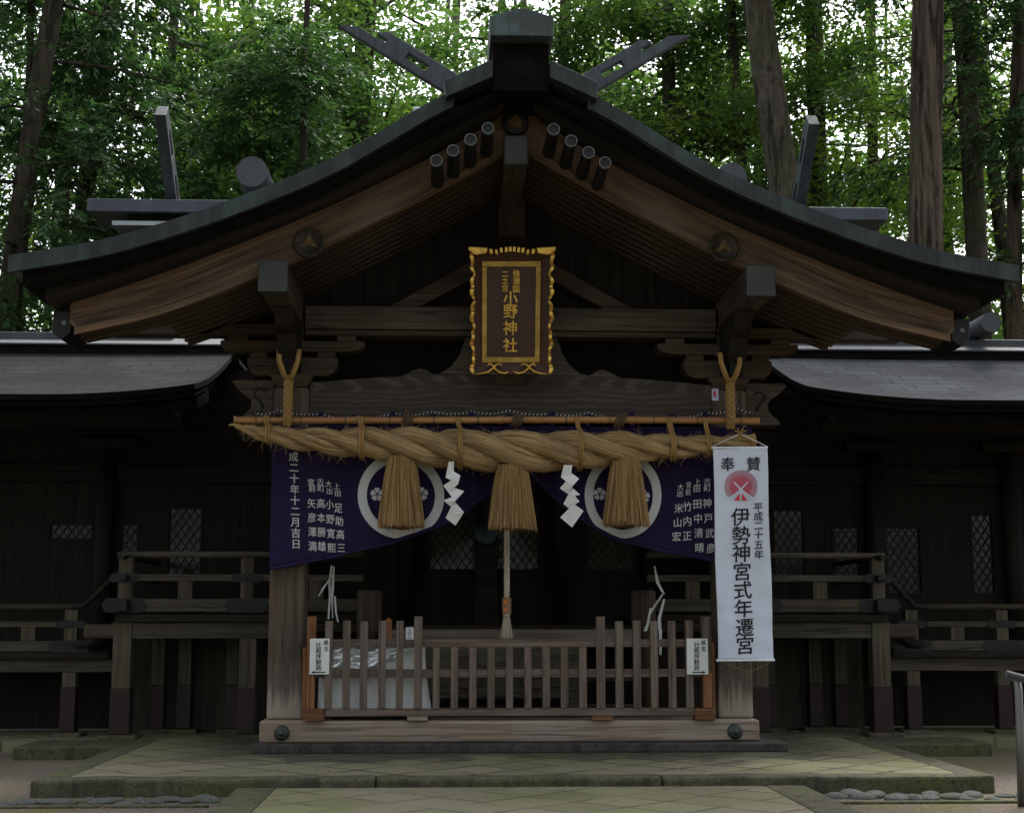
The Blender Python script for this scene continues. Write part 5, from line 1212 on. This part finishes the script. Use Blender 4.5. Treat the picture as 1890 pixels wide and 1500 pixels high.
TREES = [
 ('broadleaf_tree', 'stout leaning grey trunk speckled with lichen, right of the porch gable', (1400, 0, 1458, 370, 11), .30, .22, 'bark_grey', 'broad', 12.2, 15, 3.6, 67, 'leaf_broad', 1),
 ('cedar_tree', 'straight thick reddish cedar trunk with peeling bark, at upper right', (1710, 0, 1718, 470, 9), .27, .22, 'bark_cedar', 'conifer', 12.3, 16, 3.2, 52, 'leaf_conifer', 2),
 ('slender_tree', 'slender mossy trunk immediately right of the reddish cedar trunk', (1765, 0, 1803, 470, 13), .22, .16, 'bark_grey', 'conifer', 9, 14.5, 3.0, 45, 'leaf_conifer', 3),
 ('slender_tree', 'thin dark trunk leaning left near the upper right corner', (1797, 30, 1832, 340, 17), .17, .12, 'bark_dark', 'broad', 9, 14.5, 4.2, 67, 'leaf_bright', 4),
 ('dark_tree', 'dark upright trunk right of the stout lichened trunk, behind the right roof finial', (1506, 0, 1508, 300, 16), .21, .16, 'bark_dark', 'broad', 8, 14.5, 4.5, 82, 'leaf_bright', 5),
 ('thin_tree', 'thin crooked trunk left of the stout lichened trunk', (1352, 0, 1372, 330, 15), .13, .09, 'bark_dark', 'broad', 7, 14.5, 4.0, 90, 'leaf_broad', 6),
 ('dark_tree', 'dark trunk leaning right at the upper left corner', (103, 0, 32, 480, 12), .21, .15, 'bark_dark', 'conifer', 5.5, 14.5, 4.6, 142, 'leaf_conifer', 7),
 ('dark_tree', 'dark brown trunk behind the upright finial left of the porch', (204, 0, 152, 440, 14), .19, .14, 'bark_dark', 'conifer', 5.5, 14.5, 4.6, 142, 'leaf_conifer', 8),
 ('slender_tree', 'very thin dark trunk nearest the left edge of the wood', (54, 0, 45, 300, 13), .08, .05, 'bark_dark', 'conifer', 6, 14, 2.6, 45, 'leaf_conifer', 9),
 ('broadleaf_tree', 'broad tree with a dark trunk just left of the roof ridge', (676, 0, 652, 300, 17), .26, .18, 'bark_dark', 'broad', 6.5, 14.5, 5.2, 165, 'leaf_broad', 10),
 ('broadleaf_tree', 'small-leaved tree with a thin trunk just right of the roof ridge', (1047, 0, 1035, 200, 17), .15, .11, 'bark_dark', 'broad', 6.5, 14.5, 5.0, 170, 'leaf_broad', 11),
 ('young_conifer', 'dark layered young conifer between the left finial and the porch gable', (572, 60, 560, 330, 12), .11, .03, 'bark_dark', 'conifer', 5.0, 11.2, 2.6, 127, 'leaf_conifer', 12),
 ('broadleaf_tree', 'leafy tree filling the gap between the right gable slope and the stout trunk', (1235, 0, 1240, 200, 16), .16, .12, 'bark_dark', 'broad', 6, 14.5, 4.4, 165, 'leaf_broad', 13),
 ('dark_conifer', 'dark feathery conifer at the right edge beyond the cedar trunk', (1885, 0, 1880, 400, 12), .16, .10, 'bark_cedar', 'conifer', 4, 14.5, 3.4, 127, 'leaf_conifer', 14),
 ('bright_tree', 'bright yellow green tree behind the cedar trunk', (1600, 0, 1610, 300, 21), .15, .11, 'bark_dark', 'broad', 6, 14.5, 5.4, 127, 'leaf_bright', 15),
 ('bright_tree', 'bright yellow green tree behind the arching branch at upper left', (455, 0, 470, 300, 22), .16, .12, 'bark_dark', 'broad', 7, 14.5, 5.6, 127, 'leaf_bright', 16),
]
for nm, lab, ax_, r0, r1, bk, cr_, z0, z1, crad, ncl, lf, sd_ in TREES:
    b_, t_ = axis_from(*ax_); ex = []
    if sd_ == 10:
        ex = [([at(670, 30, 17), at(640, 24, 16.8), at(600, 16, 16.6), at(560, -6, 16.4)], .10)]
    if sd_ == 16:
        ex = [([at(455, 75, 20), at(430, 85, 18), at(400, 92, 17), at(370, 84, 16), at(330, 80, 15)], .10), ([at(455, 75, 20), at(480, 105, 18), at(500, 130, 17), at(530, 155, 16), at(560, 170, 15.5)], .10)]
    tree(nm, lab, b_, t_, r0, r1, bk, cr_, z0, z1, crad, ncl, lf, sd_, limbs=14 if cr_ == 'broad' else 22, size=.070 if cr_ == 'broad' else .085, per=150 if cr_ == 'broad' else 100, extra=ex)

# the wood beyond, one mass of foliage and thin far trunks
def wood_mass():
    n = 3000; c = np.stack([RNG.uniform(-21, 23, n), RNG.uniform(20, 36, n), RNG.uniform(2.5, 17, n)], 1)
    keep = np.array([math.sin(x * .9 + 1.3) * math.sin(z * 1.1 + x * .35) + .6 * math.sin(y * .7 + z * .5) > -.02 - .45 * (z < 7.5) for x, y, z in c]); c = c[keep]
    ex = np.stack([RNG.uniform(-8, 4, 330), RNG.uniform(21, 34, 330), RNG.uniform(8.5, 16.5, 330)], 1); c = np.concatenate([c, ex])
    V = broad(c, RNG.uniform(.35, .68, len(c)), 95, .135, .6); half_ = len(V) // 8 * 4
    o = quads_obj('wood', V, 'leaf_broad'); o.data.materials.append(M['leaf_bright'])
    k = np.repeat((np.sin(c[:, 0] * .55 + c[:, 2] * .3) > .1).astype(np.int32), 95); o.data.polygons.foreach_set('material_index', k)
    m = MB(); rnd_ = random.Random(21)
    for _ in range(34):
        x, y = rnd_.uniform(-16, 19), rnd_.uniform(20, 34); dx = rnd_.uniform(-1.2, 1.2); r = rnd_.uniform(.07, .2); m.tube([(x, y, G0), (x + dx * .4, y, 8), (x + dx, y, 22)], [r, r * .8, r * .5], 8)
    for _ in range(150):
        p = Vector((rnd_.uniform(-15, 18), rnd_.uniform(19, 30), rnd_.uniform(4, 16))); q = p + Vector((rnd_.uniform(-2.4, 2.4), rnd_.uniform(-1, 1), rnd_.uniform(-.3, 1.6))); md = (p + q) / 2 + Vector((0, 0, rnd_.uniform(-.3, .3))); r = rnd_.uniform(.02, .06)
        m.tube([p, md, q], [r, r * .7, r * .25], 5)
    t = m.build('wood_trunks', 'bark_dark')
    bm = bmesh.new(); bm.from_mesh(o.data); n0 = len(bm.faces); bm.from_mesh(t.data); bm.faces.ensure_lookup_table()
    for f in bm.faces[n0:]: f.material_index = 2
    bm.to_mesh(o.data); bm.free(); o.data.materials.append(M['bark_dark']); bpy.data.objects.remove(t)
    o['kind'] = 'stuff'; o['label'] = 'far wood of mixed green foliage and thin trunks behind the shrine'
wood_mass()

# unseen foliage added behind the viewer to take the low light off the porch front
def forecourt_light_screen():
    n = 900; a = RNG.uniform(R(170), R(370), n); d = RNG.uniform(19, 27, n); c = np.stack([np.cos(a) * d, -6 + np.sin(a) * d, RNG.uniform(1.5, 19, n)], 1)
    o = quads_obj('wood', broad(c, RNG.uniform(.8, 1.6, n), 40, .30, .7), 'leaf_broad')  # added unseen foliage, only there to cut the low light
    o['kind'] = 'stuff'; o['label'] = 'unseen green wood added round the forecourt to cut the low light'
forecourt_light_screen()
